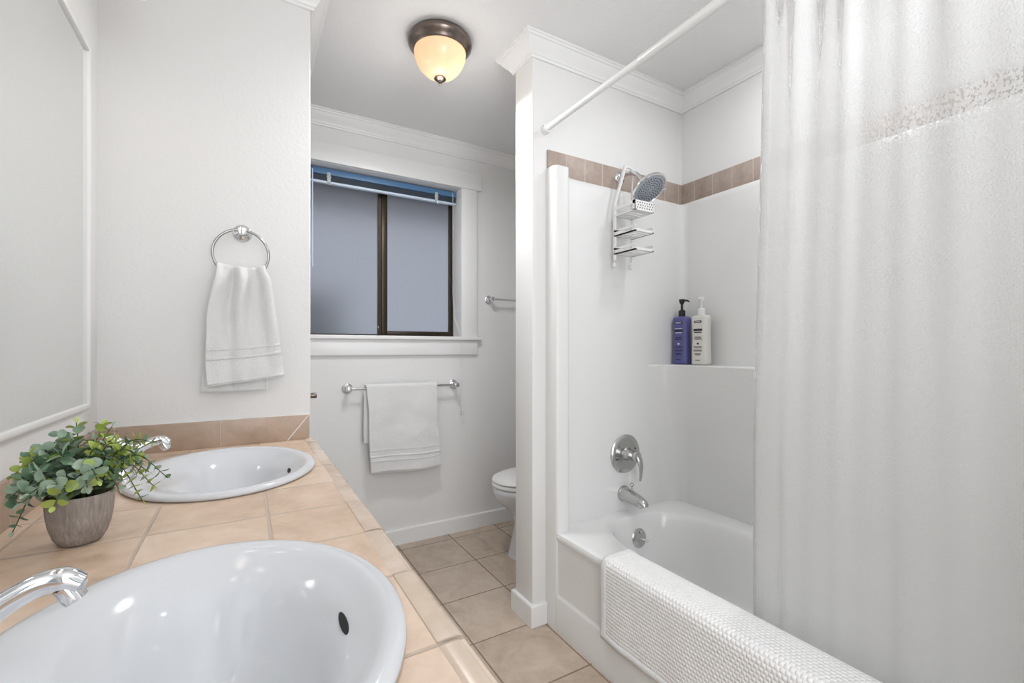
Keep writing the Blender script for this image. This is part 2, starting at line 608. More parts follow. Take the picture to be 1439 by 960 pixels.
# window casing, stool and apron
bm = bmesh.new()
box(bm, WX0-0.08, 1.308, YB-0.026, YB, WZ1, 2.262, bev=0.002)
struct('trim_10', bm, M['trim'])
struct('trim_11', B(WX1, 1.282, YB-0.018, YB, WZ0, WZ1, bev=0.002), M['trim'])
struct('trim_12', B(WX0-0.07, WX0, YB-0.018, YB, WZ0, WZ1, bev=0.002), M['trim'])
struct('trim_13', B(WX0-0.08, 1.305, YB-0.036, YB+0.02, WZ0-0.022, WZ0, bev=0.004), M['trim'])
struct('trim_14', B(WX0-0.07, 1.285, YB-0.018, YB, 1.112, WZ0-0.022, bev=0.002), M['trim'])
# reveal lining
bm = bmesh.new()
box(bm, WX1-0.001, WX1+0.008, YB-0.001, YB+0.112, WZ0, WZ1)
box(bm, WX0-0.008, WX0+0.001, YB-0.001, YB+0.112, WZ0, WZ1)
box(bm, WX0, WX1, YB-0.001, YB+0.112, WZ1-0.001, WZ1+0.008)
box(bm, WX0, WX1, YB+0.0, YB+0.112, WZ0-0.008, WZ0+0.001)
struct('trim_15', bm, M['trim'], smooth=False)

# aluminium slider: outer frame, fixed pane left, sliding sash right
YW = YB+0.112
win = thing('window_1', '', 'window', ((WX0+WX1)/2, YW, WZ0))
del win['label'], win['category']
win['kind'] = 'structure'
fx0, fx1, fz0, fz1 = WX0, WX1, WZ0+0.001, WZ1
mx = 0.700
bm = bmesh.new()
box(bm, fx0, fx0+0.012, YW, YW+0.045, fz0, fz1)
box(bm, fx1-0.012, fx1, YW, YW+0.045, fz0, fz1)
box(bm, fx0, fx1, YW, YW+0.045, fz0, fz0+0.010)
box(bm, fx0, fx1, YW, YW+0.045, fz1-0.012, fz1)
box(bm, mx-0.010, mx+0.008, YW+0.016, YW+0.042, fz0, fz1)
obj('window_frame', bm, M['bronze'], win, smooth=False)
bm = bmesh.new()
box(bm, mx+0.008, mx+0.042, YW+0.002, YW+0.022, fz0+0.010, fz1-0.012, bev=0.002)
box(bm, mx+0.020, mx+0.026, YW-0.002, YW+0.010, fz0+0.010, fz1-0.012, bev=0.001)
box(bm, fx1-0.030, fx1-0.012, YW+0.002, YW+0.022, fz0+0.010, fz1-0.012, bev=0.002)
box(bm, mx+0.036, fx1-0.028, YW+0.002, YW+0.022, fz0+0.010, fz0+0.032, bev=0.002)
box(bm, mx+0.036, fx1-0.028, YW+0.002, YW+0.022, fz1-0.034, fz1-0.012, bev=0.002)
sash = obj('sliding_sash', bm, M['bronze'], win)
obj('pane', B(mx+0.040, fx1-0.029, YW+0.010, YW+0.014, fz0+0.030, fz1-0.032), M['frosted'], sash, smooth=False)
obj('pane', B(fx0+0.011, mx-0.009, YW+0.028, YW+0.032, fz0+0.009, fz1-0.011), M['frosted'], win, smooth=False)
lt = B(mx-0.014, mx-0.004, YW+0.008, YW+0.016, fz0+0.045, fz0+0.060, bev=0.002)
obj('latch', lt, M['nickel'], win)
# eave enlarged and low backdrop added outside to darken parts of the panes
struct('trim_16', B(-0.8, 2.6, YB+0.17, YB+1.0, 2.20, 2.34), M['siding'], smooth=False)
struct('added_backdrop_outside', B(-2.6, 0.72, YB+1.5, YB+1.55, -0.3, 1.62), M['backdrop'], smooth=False)

# ------------------------------------------------------------------ bathtub
TX0, TX1, TY0, TY1, TZ = 1.095, 1.885, 0.06, 1.578, 0.395
tub = thing('bathtub', 'white built-in bathtub with a panelled apron and a white mat over its rim', 'bathtub', (1.48, 0.82, 0))
bm = bmesh.new()
N = 96
bcx, bcy, ba, bb = 1.505, 0.80, 0.288, 0.708
def superpt(a, b, cx, cy, th, p):
    c, s = math.cos(th), math.sin(th)
    return (cx + a*math.copysign(abs(c)**(2/p), c), cy + b*math.copysign(abs(s)**(2/p), s))
rings = []
outer = []
for k in range(N):
    th = 2*PI*k/N
    x, y = superpt((TX1-TX0)/2, (TY1-TY0)/2, (TX0+TX1)/2, (TY0+TY1)/2, th, 40)
    outer.append((x, y))
rings.append([bm.verts.new((x, y, TZ)) for x, y in outer])
for sc, z, p in ((1.00, TZ+0.001, 3.1), (0.985, TZ-0.003, 3.1), (0.965, TZ-0.012, 3.1), (0.945, TZ-0.03, 3.05), (0.915, TZ-0.08, 3.0),
                 (0.875, TZ-0.16, 3.0), (0.83, TZ-0.24, 3.0), (0.79, TZ-0.28, 3.0), (0.70, TZ-0.305, 3.0), (0.4, TZ-0.312, 3.0)):
    rings.append([])
    for k in range(N):
        th = 2*PI*k/N
        a, b = ba*sc, bb*(1-(1-sc)*0.38)
        x, y = superpt(a, b, bcx, bcy, th, p)
        rings[-1].append(bm.verts.new((x, y, z)))
for a, b in zip(rings[:-1], rings[1:]):
    for k in range(N):
        bm.faces.new((a[k], a[(k+1) % N], b[(k+1) % N], b[k]))
bm.faces.new(rings[-1])
obj('basin', bm, M['tub'], tub, angle=60)
AP = [(1.091, 0.0), (1.091, 0.137), (1.0935, 0.1435), (1.0975, 0.148), (1.0985, 0.155), (1.0985, 0.355), (1.0975, 0.364), (1.0945, 0.370),
      (1.0925, 0.376), (1.0925, 0.387), (1.0955, 0.393), (1.101, 0.3965), (1.12, 0.396), (1.12, 0.0)]
bm = bmesh.new()
prism(bm, AP, 0.06, 1.506, axis='y')
obj('apron', bm, M['tub'], tub, angle=50)
# drain and overflow
bm = lathe(bmesh.new(), [(0.0, 0.0), (0.036, 0.0), (0.036, 0.004), (0.028, 0.006), (0.0, 0.004)], (1.52, 1.30, TZ-0.311), n=28)
obj('drain', bm, M['chrome'], tub)

ovd = Vector((0, -0.985, 0.17))
ovc = Vector((1.53, 1.484, 0.297))
ov = thing('overflow_plate', 'round chrome overflow plate with a trip lever inside the tub end', 'overflow plate', ovc)
bm = lathe(bmesh.new(), [(0.0, -0.012), (0.042, -0.012), (0.042, 0.004), (0.036, 0.009), (0.0, 0.012)], ovc, ovd, n=32)
obj('plate', bm, M['chrome_satin'], ov)
bm = tube(bmesh.new(), [ovc+ovd*0.008, ovc+ovd*0.028+Vector((0.004, 0, -0.004)), ovc+ovd*0.046+Vector((0.014, 0, -0.012))], [0.004, 0.0045, 0.006], n=10)
obj('lever', bm, M['chrome'], ov)
for s in (-1, 1):
    bm = lathe(bmesh.new(), [(0.0, 0.008), (0.005, 0.008), (0.004, 0.012), (0, 0.013)], ovc+Vector((s*0.003, 0, s*0.026)), ovd, n=12)
    obj('screw', bm, M['chrome'], ov)

# ------------------------------------------------------------------ surround
SY, SXU = 1.571, 1.925
def plan(z):
    lower = z < 1.069
    if lower:
        t = max(0.0, min(1.0, (z-0.39)/0.68))
        xr = 1.868-0.066*t
        r = 0.10+0.04*t
    else:
        xr, r = SXU, 0.042
    P = [(1.0912, 1.5845), (1.0912, 1.520), (1.0925, 1.5125), (1.0965, 1.5075), (1.103, 1.506), (1.125, 1.506), (1.145, 1.5065), (1.153, 1.509), (1.159, 1.515),
         (1.163, 1.525), (1.167, 1.540), (1.173, 1.553), (1.183, 1.563), (1.197, 1.569), (1.215, SY)]
    xe = xr-r
    for k in range(1, 12):
        P.append((1.215+(xe-1.215)*k/12, SY))
    for k in range(0, 15):
        a = PI/2*(1-k/14)
        P.append((xe+r*math.cos(a), SY-r+r*math.sin(a)))
    ye = SY-r
    for k in range(1, 16):
        P.append((xr, ye+(0.06-ye)*k/15))
    return P
def ztop(x, i):
    return 1.905 if i < 10 else 1.905-0.019*sm(9, 15, i)
levels = [0.375, 0.40, 0.5, 0.7, 0.9, 1.04, 1.060, 1.0665, 'shelf', 1.073, 1.10, 1.3, 1.6, 1.86, 'top1', 'top2', 'wall']
bm = bmesh.new()
grid = []
for lv in levels:
    row = []
    if lv == 'shelf':
        P = [((a[0]*0.06+b[0]*0.94), (a[1]*0.06+b[1]*0.94)) for a, b in zip(plan(1.10), plan(1.0665))]
        row = [bm.verts.new((x, y, 1.0715)) for x, y in P]
    elif lv in ('top1', 'top2', 'wall'):
        P = plan(1.8)
        W_ = []
        for i, (x, y) in enumerate(P):
            z = ztop(x, i)
            if lv == 'top1':
                W_.append((x, y, z-0.006))
            else:
                k = 0.3 if lv == 'top2' else 1.0
                ty = 1.5845 if y > SY-0.08 and x < SXU-0.002 else y
                tx = 1.9385 if x > SXU-0.044 else x
                if i < 15:
                    tx = x
                    ty = 1.5845
                W_.append((x+(tx-x)*k, y+(ty-y)*k, z))
        row = [bm.verts.new(p) for p in W_]
    else:
        row = [bm.verts.new((x, y, lv)) for x, y in plan(lv)]
    grid.append(row)
for a, b in zip(grid[:-1], grid[1:]):
    for k in range(len(a)-1):
        bm.faces.new((a[k], a[k+1], b[k+1], b[k]))
# pilaster foot beside the apron
foot = [bm.verts.new((x, y, 0.0)) for x, y in plan(0.375)[:8]]
for k in range(7):
    bm.faces.new((foot[k], foot[k+1], grid[0][k+1], grid[0][k]))
sur = obj('shower_surround', bm, M['tub'], angle=50)
tag(sur, 'white moulded shower surround with a corner ledge and rounded edge pilaster', 'shower surround')

# accent tile band above the surround
bm = bmesh.new()
box(bm, 1.097, XR-0.001, 1.576, YE, 1.880, 1.988, bev=0.002)
struct('trim_17', bm, M['accent'])
bm = bmesh.new()
box(bm, XR-0.009, XR, 0.06, 1.576, 1.880, 1.988, bev=0.002)
struct('trim_18', bm, M['accent'])

# ------------------------------------------------------------------ bath mat over the rim
mat_t = thing('bath_mat', 'white knitted bath mat draped over the tub rim', 'bath mat', (1.09, 0.81, TZ))
MP = [(1.0800, 0.137), (1.0812, 0.20), (1.0835, 0.28), (1.0835, 0.345), (1.0835, 0.380), (1.0870, 0.395), (1.0950, 0.4055), (1.108, 0.4095), (1.13, 0.4105), (1.17, 0.4105),
      (1.20, 0.4095), (1.2175, 0.405), (1.229, 0.393), (1.2365, 0.370), (1.240, 0.350), (1.243, 0.335)]
MPs = [Vector((a, 0, b)) for a, b in MP]
MC = catmull(MPs, 6)
mlen = [0.0]
for a, b in zip(MC[:-1], MC[1:]):
    mlen.append(mlen[-1]+(b-a).length)
MY0, MY1 = 1.222, 0.36
def mat_sheet(bm, y0, y1, lift, i0=0, i1=None, nu=60):
    i1 = len(MC)-1 if i1 is None else i1
    uvl = bm.loops.layers.uv.verify()
    V = []
    for a in range(nu+1):
        y = y0+(y1-y0)*a/nu
        row = []
        for i in range(i0, i1+1):
            d = (MC[min(i+1, len(MC)-1)]-MC[max(i-1, 0)]).normalized()
            n = Vector((-d.z, 0, d.x))
            front = 1-sm(0.0, 0.26, mlen[i])
            wv = 0.0022*math.sin(y*23+1.0)*front + 0.0012*math.sin(y*51)*front
            p = MC[i]+n*(lift+wv+0.0015)
            sh = 0.012*math.sin(mlen[i]*9.0)*(1 if y0 > 1 and a < nu*0.1 else 0)
            row.append((bm.verts.new((p.x, y, p.z)), (y, mlen[i])))
        V.append(row)
    for a in range(nu):
        for i in range(len(V[0])-1):
            q = (V[a][i], V[a+1][i], V[a+1][i+1], V[a][i+1])
            f = bm.faces.new([v[0] for v in q])
            for lp, v in zip(f.loops, q):
                lp[uvl].uv = v[1]
bm = bmesh.new()
mat_sheet(bm, MY0, MY1, 0.0, nu=70)
bmesh.ops.recalc_face_normals(bm, faces=bm.faces)
mb = obj('knit_body', bm, M['knit'], mat_t, angle=180)
sd = mb.modifiers.new('thick', 'SOLIDIFY')
sd.thickness = 0.006
sd.offset = 0
# hems: left end, right end, front edge
for nm, (ya, yb, i0, i1, nu) in {'side_hem': (MY0+0.002, MY0-0.020, 0, None, 3), 'end_hem': (MY1+0.016, MY1-0.002, 0, None, 3),
                                 'front_hem': (MY0+0.002, MY1-0.002, 0, 2, 70)}.items():
    bm = bmesh.new()
    mat_sheet(bm, ya, yb, 0.0028, i0, i1, nu)
    bmesh.ops.recalc_face_normals(bm, faces=bm.faces)
    h = obj(nm, bm, M['hem'], mat_t, angle=180)
    s2 = h.modifiers.new('thick', 'SOLIDIFY')
    s2.thickness = 0.007
    s2.offset = 0

# ------------------------------------------------------------------ curtain rod and curtain
RX, RZ = 1.086, 2.069
rod = thing('curtain_rod', 'white telescoping tension rod running above the tub', 'curtain rod', (RX, 0.82, RZ))
bm = lathe(bmesh.new(), [(0.0115, 0.0), (0.0115, 0.62)], (RX, YE-0.01, RZ), (0, -1, 0), n=24)
obj('inner_tube', bm, M['plastic'], rod)
bm = lathe(bmesh.new(), [(0.0122, 0.0), (0.0145, 0.004), (0.0145, 0.982)], (RX, 1.05, RZ), (0, -1, 0), n=24)
obj('outer_tube', bm, M['plastic'], rod)
for y, d in ((YE-0.0005, -1), (0.0555, 1)):
    bm = lathe(bmesh.new(), [(0.0, 0), (0.019, 0.0), (0.0195, 0.006), (0.0165, 0.012), (0.0175, 0.024), (0.013, 0.027), (0, 0.027)], (RX, y, RZ), (0, d, 0), n=24)
    obj('end_cap', bm, M['plastic'], rod)

cur = thing('shower_curtain', 'translucent white vinyl shower curtain gathered on the rod beside the mat', 'shower curtain', (1.15, 0.35, 0.35))
def ray_ratio(px):
    u = (px-719.5)/FPX
    return (math.sin(TH)+u*math.cos(TH))/(math.cos(TH)-u*math.sin(TH))
CT, CB = 2.045, 0.26
def cur_pt(a, b):
    z = CT+(CB-CT)*b
    xb = 1.092+0.20*sm(1.95, 0.40, z)
    px = 1073-14*sm(0, 0.72, b)
    yl = xb/ray_ratio(px)
    yr = 0.085
    s = a
    y = yl+(yr-yl)*s
    top = 1-sm(0.0, 0.9, b)
    # gathered folds near the free edge, nearly flat further along
    g = 1-sm(0.34, 0.62, s)
    ph = s*2*PI
    fold = (0.0025+0.0025*top)*math.sin(ph*5.2+0.9+0.5*math.sin(3.2*b)) * g*(1-0.45*sm(0.1, 0.95, b))
    fold += 0.002*math.sin(ph*11.3+1.4*b+0.4)*g*(0.35+0.65*top)
    fold += 0.006*math.sin(ph*2.6+2.0*b)*(1-g)*1.0 + 0.0025*math.sin(ph*7.7-1.3*b)*(1-g)
    fold += 0.006*(noise.noise(Vector((s*7, b*2.2, 3.1))))*(0.4+0.3*b)
    y += 0.003*math.cos(ph*5.2+0.9)*g
    fold *= sm(0.0, 0.14, s)
    return (xb+fold+0.004, y, z)
bm = bmesh.new()
quadgrid(bm, cur_pt, 170, 70)
bmesh.ops.recalc_face_normals(bm, faces=bm.faces)
obj('vinyl_sheet', bm, M['vinyl'], cur, angle=180)
# doubled hem along the free edge
bm = bmesh.new()
quadgrid(bm, lambda a, b: (lambda p: (p[0]-0.003-0.0035*math.sin(PI*a), p[1]+0.0005, p[2]))(cur_pt(a*0.030, b)), 8, 90)
bmesh.ops.recalc_face_normals(bm, faces=bm.faces)
obj('side_hem', bm, M['vinyl_weld'], cur, angle=180)
for k in range(7):
    p = cur_pt(0.02+k*0.155, 0.004)
    ring = [(RX+0.020*math.cos(2*PI*q/20), p[1], RZ-0.004+0.022*math.sin(2*PI*q/20)) for q in range(20)]
    bm = tube(bmesh.new(), ring, 0.0017, n=6, closed=True)
    obj('ring', bm, M['plastic'], cur)

# ------------------------------------------------------------------ shower head
sh = thing('rain_shower', 'round chrome rain shower head on a bent arm from the tile band', 'shower head', (1.503, 1.577, 1.945))
AX, AZ = 1.503, 1.945
bm = lathe(bmesh.new(), [(0.0, 0), (0.030, 0), (0.030, 0.004), (0.022, 0.010), (0.012, 0.014), (0, 0.014)], (AX, 1.577, AZ), (0, -1, 0), n=28)
obj('flange', bm, M['chrome'], sh)
hc = Vector((1.512, 1.404, 1.842))
hd = Vector((0.05, -0.69, -0.85)).normalized()
pts = catmull([(AX, 1.572, AZ), (AX, 1.535, AZ+0.004), (AX+0.001, 1.498, AZ-0.003), (AX+0.002, 1.468, AZ-0.022), hc-hd*0.062], 5)
bm = tube(bmesh.new(), pts, 0.0105, n=16)
obj('arm', bm, M['chrome'], sh)
bm = lathe(bmesh.new(), [(0.0, -0.064), (0.013, -0.064), (0.016, -0.055), (0.016, -0.046), (0.020, -0.040), (0.030, -0.032), (0.052, -0.022), (0.070, -0.014), (0.078, -0.007),
                        (0.0795, -0.001), (0.078, 0.004), (0.073, 0.006), (0.071, 0.003), (0.0, 0.003)], hc, hd, n=48)
head = obj('head', bm, M['chrome'], sh)
bm = lathe(bmesh.new(), [(0.0, 0.003), (0.070, 0.003), (0.068, 0.0045), (0.0, 0.0065)], hc, hd, n=40)
fc = obj('spray_face', bm, M['face'], head)
bm = bmesh.new()
ux, uy, uz = frame_of(hd)
for ring_i, (r, cnt) in enumerate(((0.012, 6), (0.023, 12), (0.034, 18), (0.045, 24), (0.056, 30))):
    for k in range(cnt):
        a = 2*PI*k/cnt+ring_i*0.2
        lathe(bm, [(0.0022, 0.004), (0.0018, 0.009), (0, 0.009)], hc+ux*r*math.cos(a)+uy*r*math.sin(a), hd, n=6)
nz = obj('nozzles', bm, M['rubber'], head)
bm = bmesh.new()
tb = hc+ux*0.0+uz*0.0
ldir = (Vector((0.55, -0.5, -0.45)) - hd*hd.dot(Vector((0.55, -0.5, -0.45)))).normalized()
tube(bm, [hc+ldir*0.070, hc+ldir*0.088+hd*0.004], [0.006, 0.005], n=8)
obj('spray_lever', bm, M['chrome'], head)

# ------------------------------------------------------------------ hanging caddy
ca = thing('shower_caddy', 'white plastic caddy with three trays hanging from the shower arm', 'caddy', (1.475, 1.53, 1.54))
cy0 = 1.535
xl, xr_ = 1.430, 1.537
def rail(x0, x1):
    return catmull([(x0, 1.512, 1.972), (x0+(x1-x0)*0.35, 1.520, 1.91), (x0+(x1-x0)*0.92, 1.534, 1.815), (x1, cy0, 1.79), (x1, cy0, 1.70), (x1, cy0, 1.545)], 6)
bm = tube(bmesh.new(), rail(1.474, xl+0.004), 0.0105, n=10, flat=0.6)
obj('rail', bm, M['plastic'], ca)
bm = tube(bmesh.new(), rail(1.522, xr_), 0.0045, n=10, flat=0.8)
obj('rail', bm, M['plastic'], ca)
bm = tube(bmesh.new(), catmull([(1.474, 1.512, 1.966), (1.486, 1.512, 1.970), (1.504, 1.512, 1.9695), (1.520, 1.513, 1.962)], 5), 0.006, n=10)
obj('hook', bm, M['plastic'], ca)
def tray(z, hgt, perf, back=cy0, fr=1.405):
    bm = bmesh.new()
    x0, x1 = xl-0.002, xr_+0.004
    t = 0.0045
    box(bm, x0, x0+t, fr, back, z+hgt*0.62, z+hgt, bev=0.001)          # side rail upper
    box(bm, x1-t, x1, fr, back, z+hgt*0.62, z+hgt, bev=0.001)
    prism(bm, [(back, z), (back, z+hgt), (fr+0.03, z+0.006), (fr, z+0.006), (fr, z)], x0, x0+t, axis='x') if not perf else box(bm, x0, x0+t, fr, fr+0.016, z, z+hgt, bev=0.001)
    if not perf:
        prism(bm, [(back, z), (back, z+hgt), (fr+0.03, z+0.006), (fr, z+0.006), (fr, z)], x1-t, x1, axis='x')
    box(bm, x0, x1, back-t, back, z, z+hgt*0.5, bev=0.001)
    box(bm, x0, x1, fr, fr+t, z, z+(hgt if perf else 0.012), bev=0.001)
    box(bm, x0, x0+0.010, fr, back, z, z+0.005)
    box(bm, x1-0.010, x1, fr, back, z, z+0.005)
    nsl = 6
    for k in range(nsl):
        y = fr+0.008+(back-fr-0.016)*k/(nsl-1)
        box(bm, x0+0.008, x1-0.008, y-0.006, y+0.006, z, z+0.004)
    o = obj('tray', bm, M['plastic'], ca, smooth=False)
    if perf:
        bm = bmesh.new()
        for i in range(7):
            for j in range(3):
                cx_ = x0+0.014+i*(x1-x0-0.028)/6+(0.004 if j % 2 else 0)
                cz_ = z+0.012+j*(hgt-0.022)/2
                lathe(bm, [(0.0, 0), (0.0030, 0), (0.0030, 0.0004), (0, 0.0006)], (cx_, fr-0.0001, cz_), (0, -1, 0), n=6)
        obj('perforations', bm, M['dark'], o)
tray(1.742, 0.044, True)
tray(1.652, 0.030, False)
tray(1.572, 0.030, False)
for x in (xl+0.004, xr_-0.006):
    bm = lathe(bmesh.new(), [(0.0, 0), (0.006, 0), (0.009, 0.012), (0.008, 0.022), (0, 0.024)], (x, cy0+0.004, 1.538), (0, -0.15, -1), n=12)
    obj('suction_foot', bm, M['plastic'], ca)

# ------------------------------------------------------------------ bottles on the ledge
def rrect(hx, hy, r, n=6):
    P = []
    for (sx, sy, a0) in ((1, 1, 0), (-1, 1, 90), (-1, -1, 180), (1, -1, 270)):
        for k in range(n+1):
            a = math.radians(a0+90*k/n)
            P.append((sx*(hx-r)+r*math.cos(a), sy*(hy-r)+r*math.sin(a)))
    return P
def bottle(name, label, x, y, z0, rot, mbody, mpump, mline, pale, pump_dir):
    t = thing(name, label, 'bottle', (x, y, z0), group='pump bottles on the shower ledge')
    hw, hdp, hh = 0.044, 0.027, 0.232
    bm = bmesh.new()
    rings = []
    Rm = Matrix.Rotation(rot, 3, 'Z')
    prof = [(0.86, 0.0), (0.97, 0.003), (1.0, 0.010), (1.0, 0.03), (0.965, 0.08), (0.94, 0.12), (0.945, 0.16), (0.98, 0.20), (0.99, 0.218), (0.95, 0.227), (0.84, hh), (0.40, hh+0.003), (0.36, hh+0.004)]
    for s, z in prof:
        rings.append([bm.verts.new(Vector((x, y, z0+z)) + Rm @ Vector((a, b, 0))) for a, b in rrect(hdp*s, hw*s, hdp*s*0.75)])
    n = len(rings[0])
    for a, b in zip(rings[:-1], rings[1:]):
        for k in range(n):
            bm.faces.new((a[k], a[(k+1) % n], b[(k+1) % n], b[k]))
    bm.faces.new(list(reversed(rings[0])))
    bm.faces.new(rings[-1])
    body = obj('body', bm, mbody, t, angle=50)
    bm = lathe(bmesh.new(), [(0.0, 0.0), (0.0165, 0.0), (0.0165, 0.028), (0.012, 0.032), (0, 0.032)], (x, y, z0+hh+0.003), n=20)
    obj('collar', bm, mpump, t)
    bm = lathe(bmesh.new(), [(0.0, 0.0), (0.0055, 0.0), (0.0055, 0.028), (0.010, 0.034), (0.0145, 0.048), (0.0135, 0.054), (0, 0.056)], (x, y, z0+hh+0.034), n=18)
    pu = obj('pump', bm, mpump, t)
    d = Vector((math.cos(pump_dir), math.sin(pump_dir), 0))
    c = Vector((x, y, z0+hh+0.034+0.047))
    bm = tube(bmesh.new(), [c, c+d*0.025, c+d*0.036+Vector((0, 0, -0.006))], [0.0055, 0.0045, 0.0035], n=10)
    obj('spout', bm, mpump, pu)
    # printed lines and marks on the front (facing -x before rotation)
    def mark(nm, cy, cz, w, h_, m, depth=0.0006):
        bm = bmesh.new()
        s = 1.0
        for (p0, z_a), (p1, z_b) in zip(prof[:-1], prof[1:]):
            if z_a <= cz <= z_b:
                s = p0+(p1-p0)*(cz-z_a)/(z_b-z_a)
        xf = -hdp*s
        box(bm, xf-depth, xf+0.002, cy-w/2, cy+w/2, cz-h_/2, cz+h_/2)
        bmesh.ops.transform(bm, matrix=Matrix.Translation((x, y, z0)) @ Rm.to_4x4(), verts=bm.verts)
        obj(nm, bm, m, body, smooth=False)
    mark('brand_panel', 0.0, 0.203, 0.040, 0.011, M['print'])
    mark('brand_line', 0.0, 0.203, 0.030, 0.0035, M['print_pale'], 0.0010)
    mark('name_panel', 0.0, 0.165, 0.048, 0.010, M['print'])
    mark('name_line', 0.0, 0.175 if pale else 0.152, 0.042, 0.003, M['print_pale'] if pale else M['print'])
    mark('name_line', 0.0, 0.154, 0.036, 0.0035, M['print_pale'] if pale else M['print'])
    for cz, w, h_ in ((0.130, 0.036, 0.004), (0.122, 0.042, 0.004), (0.085, 0.046, 0.003), (0.080, 0.040, 0.002), (0.069, 0.046, 0.003), (0.064, 0.042, 0.002), (0.053, 0.036, 0.003), (0.047, 0.028, 0.003), (0.022, 0.026, 0.0025)):
        mark('small_print', 0.0, cz, w, h_, M['print'])
    mark('emblem', 0.0, 0.100, 0.010, 0.009, M['print_pale'] if pale else M['print'])
bottle('pump_bottle', 'violet pump bottle with a black pump on the shower ledge', 1.862, 1.519, 1.0735, 0.02, M['purple'], M['black'], None, True, math.radians(-70))
bottle('pump_bottle', 'cream white pump bottle with a white pump on the shower ledge', 1.862, 1.408, 1.0735, 0.0, M['cream'], M['plastic'], None, False, math.radians(200))

# ------------------------------------------------------------------ tub valve and spout
VX, VZ = 1.530, 0.660
va = thing('shower_valve', 'round chrome shower valve plate with a lever handle above the tub spout', 'valve', (VX, SY, VZ))
bm = lathe(bmesh.new(), [(0.0, 0), (0.090, 0), (0.090, 0.004), (0.084, 0.010), (0.072, 0.013), (0.068, 0.011), (0.045, 0.013), (0.0, 0.016)], (VX, SY, VZ), (0, -1, 0), n=48)
obj('escutcheon', bm, M['chrome_satin'], va)
bm = lathe(bmesh.new(), [(0.0, 0.010), (0.030, 0.010), (0.030, 0.020), (0.024, 0.028), (0.022, 0.060), (0.024, 0.066), (0.022, 0.082), (0.012, 0.088), (0, 0.088)], (VX, SY, VZ), (0, -1, 0), n=28)
hb = obj('handle_hub', bm, M['chrome_satin'], va)
pts = catmull([(VX, SY-0.072, VZ+0.010), (VX+0.006, SY-0.086, VZ-0.012), (VX+0.010, SY-0.092, VZ-0.045), (VX+0.010, SY-0.090, VZ-0.080), (VX+0.008, SY-0.088, VZ-0.108)], 5)
bm = tube(bmesh.new(), pts, lerp_list([0.017, 0.019, 0.015, 0.011, 0.008], len(pts)), n=14, flat=0.6)
obj('lever', bm, M['chrome_satin'], hb)
for s in (-1, 1):
    bm = lathe(bmesh.new(), [(0.0, 0), (0.005, 0), (0.004, 0.003), (0, 0.004)], (VX+s*0.055, SY-0.012, VZ+s*0.02), (0, -1, 0), n=12)
    obj('screw', bm, M['rubber'], va)
sp = thing('tub_spout', 'chrome tub spout with a diverter knob below the valve', 'spout', (1.520, SY, 0.478))
SXp, SZp = 1.520, 0.476
pts = catmull([(SXp, SY+0.002, SZp), (SXp, SY-0.035, SZp-0.002), (SXp, SY-0.075, SZp-0.007), (SXp, SY-0.105, SZp-0.012), (SXp, SY-0.124, SZp-0.019), (SXp, SY-0.131, SZp-0.030)], 5)
bm = tube(bmesh.new(), pts, lerp_list([0.034, 0.032, 0.028, 0.025, 0.022, 0.019], len(pts)), n=24)
bd = obj('spout_body', bm, M['chrome_satin'], sp, angle=50)
bm = lathe(bmesh.new(), [(0.0, 0.0), (0.037, 0.0), (0.037, 0.006), (0.034, 0.010), (0, 0.010)], (SXp, SY+0.0, SZp), (0, -1, 0), n=28)
obj('flange', bm, M['chrome_satin'], sp)
bm = lathe(bmesh.new(), [(0.003, 0.0), (0.003, 0.022), (0.008, 0.026), (0.0095, 0.032), (0.007, 0.038), (0, 0.040)], (SXp, SY-0.055, SZp+0.022), (0, 0, 1), n=16)
obj('diverter', bm, M['chrome_satin'], sp)

# ------------------------------------------------------------------ toilet
to = thing('toilet', 'white toilet with closed lid, half hidden behind the partition', 'toilet', (1.52, 2.16, 0))
TCY = 2.17
def oval(cx, cy, a_front, a_back, b, n=40):
    P = []
    for k in range(n):
        th = 2*PI*k/n
        c, s = math.cos(th), math.sin(th)
        ax_ = a_front if c < 0 else a_back
        P.append((cx+ax_*math.copysign(abs(c)**0.9, c), cy+b*math.copysign(abs(s)**0.9, s)))
    return P
def loft(bm, layers, mat=0, capb=True, capt=True):
    R = [[bm.verts.new((x, y, z)) for x, y in P] for P, z in layers]
    n = len(R[0])
    for a, b in zip(R[:-1], R[1:]):
        for k in range(n):
            bm.faces.new((a[k], a[(k+1) % n], b[(k+1) % n], b[k])).material_index = mat
    if capb:
        bm.faces.new(list(reversed(R[0])))
    if capt:
        bm.faces.new(R[-1])
    return bm
TX = 1.44
bm = loft(bmesh.new(), [(oval(TX+0.03, TCY, 0.215, 0.30, 0.115), 0.0), (oval(TX+0.03, TCY, 0.21, 0.30, 0.112), 0.02), (oval(TX+0.04, TCY, 0.200, 0.28, 0.098), 0.10),
                        (oval(TX+0.05, TCY, 0.195, 0.26, 0.092), 0.18), (oval(TX+0.04, TCY, 0.205, 0.26, 0.105), 0.235), (oval(TX+0.02, TCY, 0.235, 0.25, 0.140), 0.285),
                        (oval(TX, TCY, 0.262, 0.25, 0.168), 0.33), (oval(TX, TCY, 0.272, 0.25, 0.178), 0.365), (oval(TX, TCY, 0.272, 0.25, 0.178), 0.388), (oval(TX, TCY, 0.262, 0.24, 0.170), 0.395)])
obj('bowl', bm, M['china'], to, angle=60)
bm = loft(bmesh.new(), [(oval(TX, TCY, 0.264, 0.23, 0.174), 0.396), (oval(TX, TCY, 0.276, 0.23, 0.182), 0.400), (oval(TX, TCY, 0.276, 0.23, 0.182), 0.413), (oval(TX, TCY, 0.264, 0.23, 0.176), 0.417)])
obj('seat', bm, M['plastic'], to, angle=60)
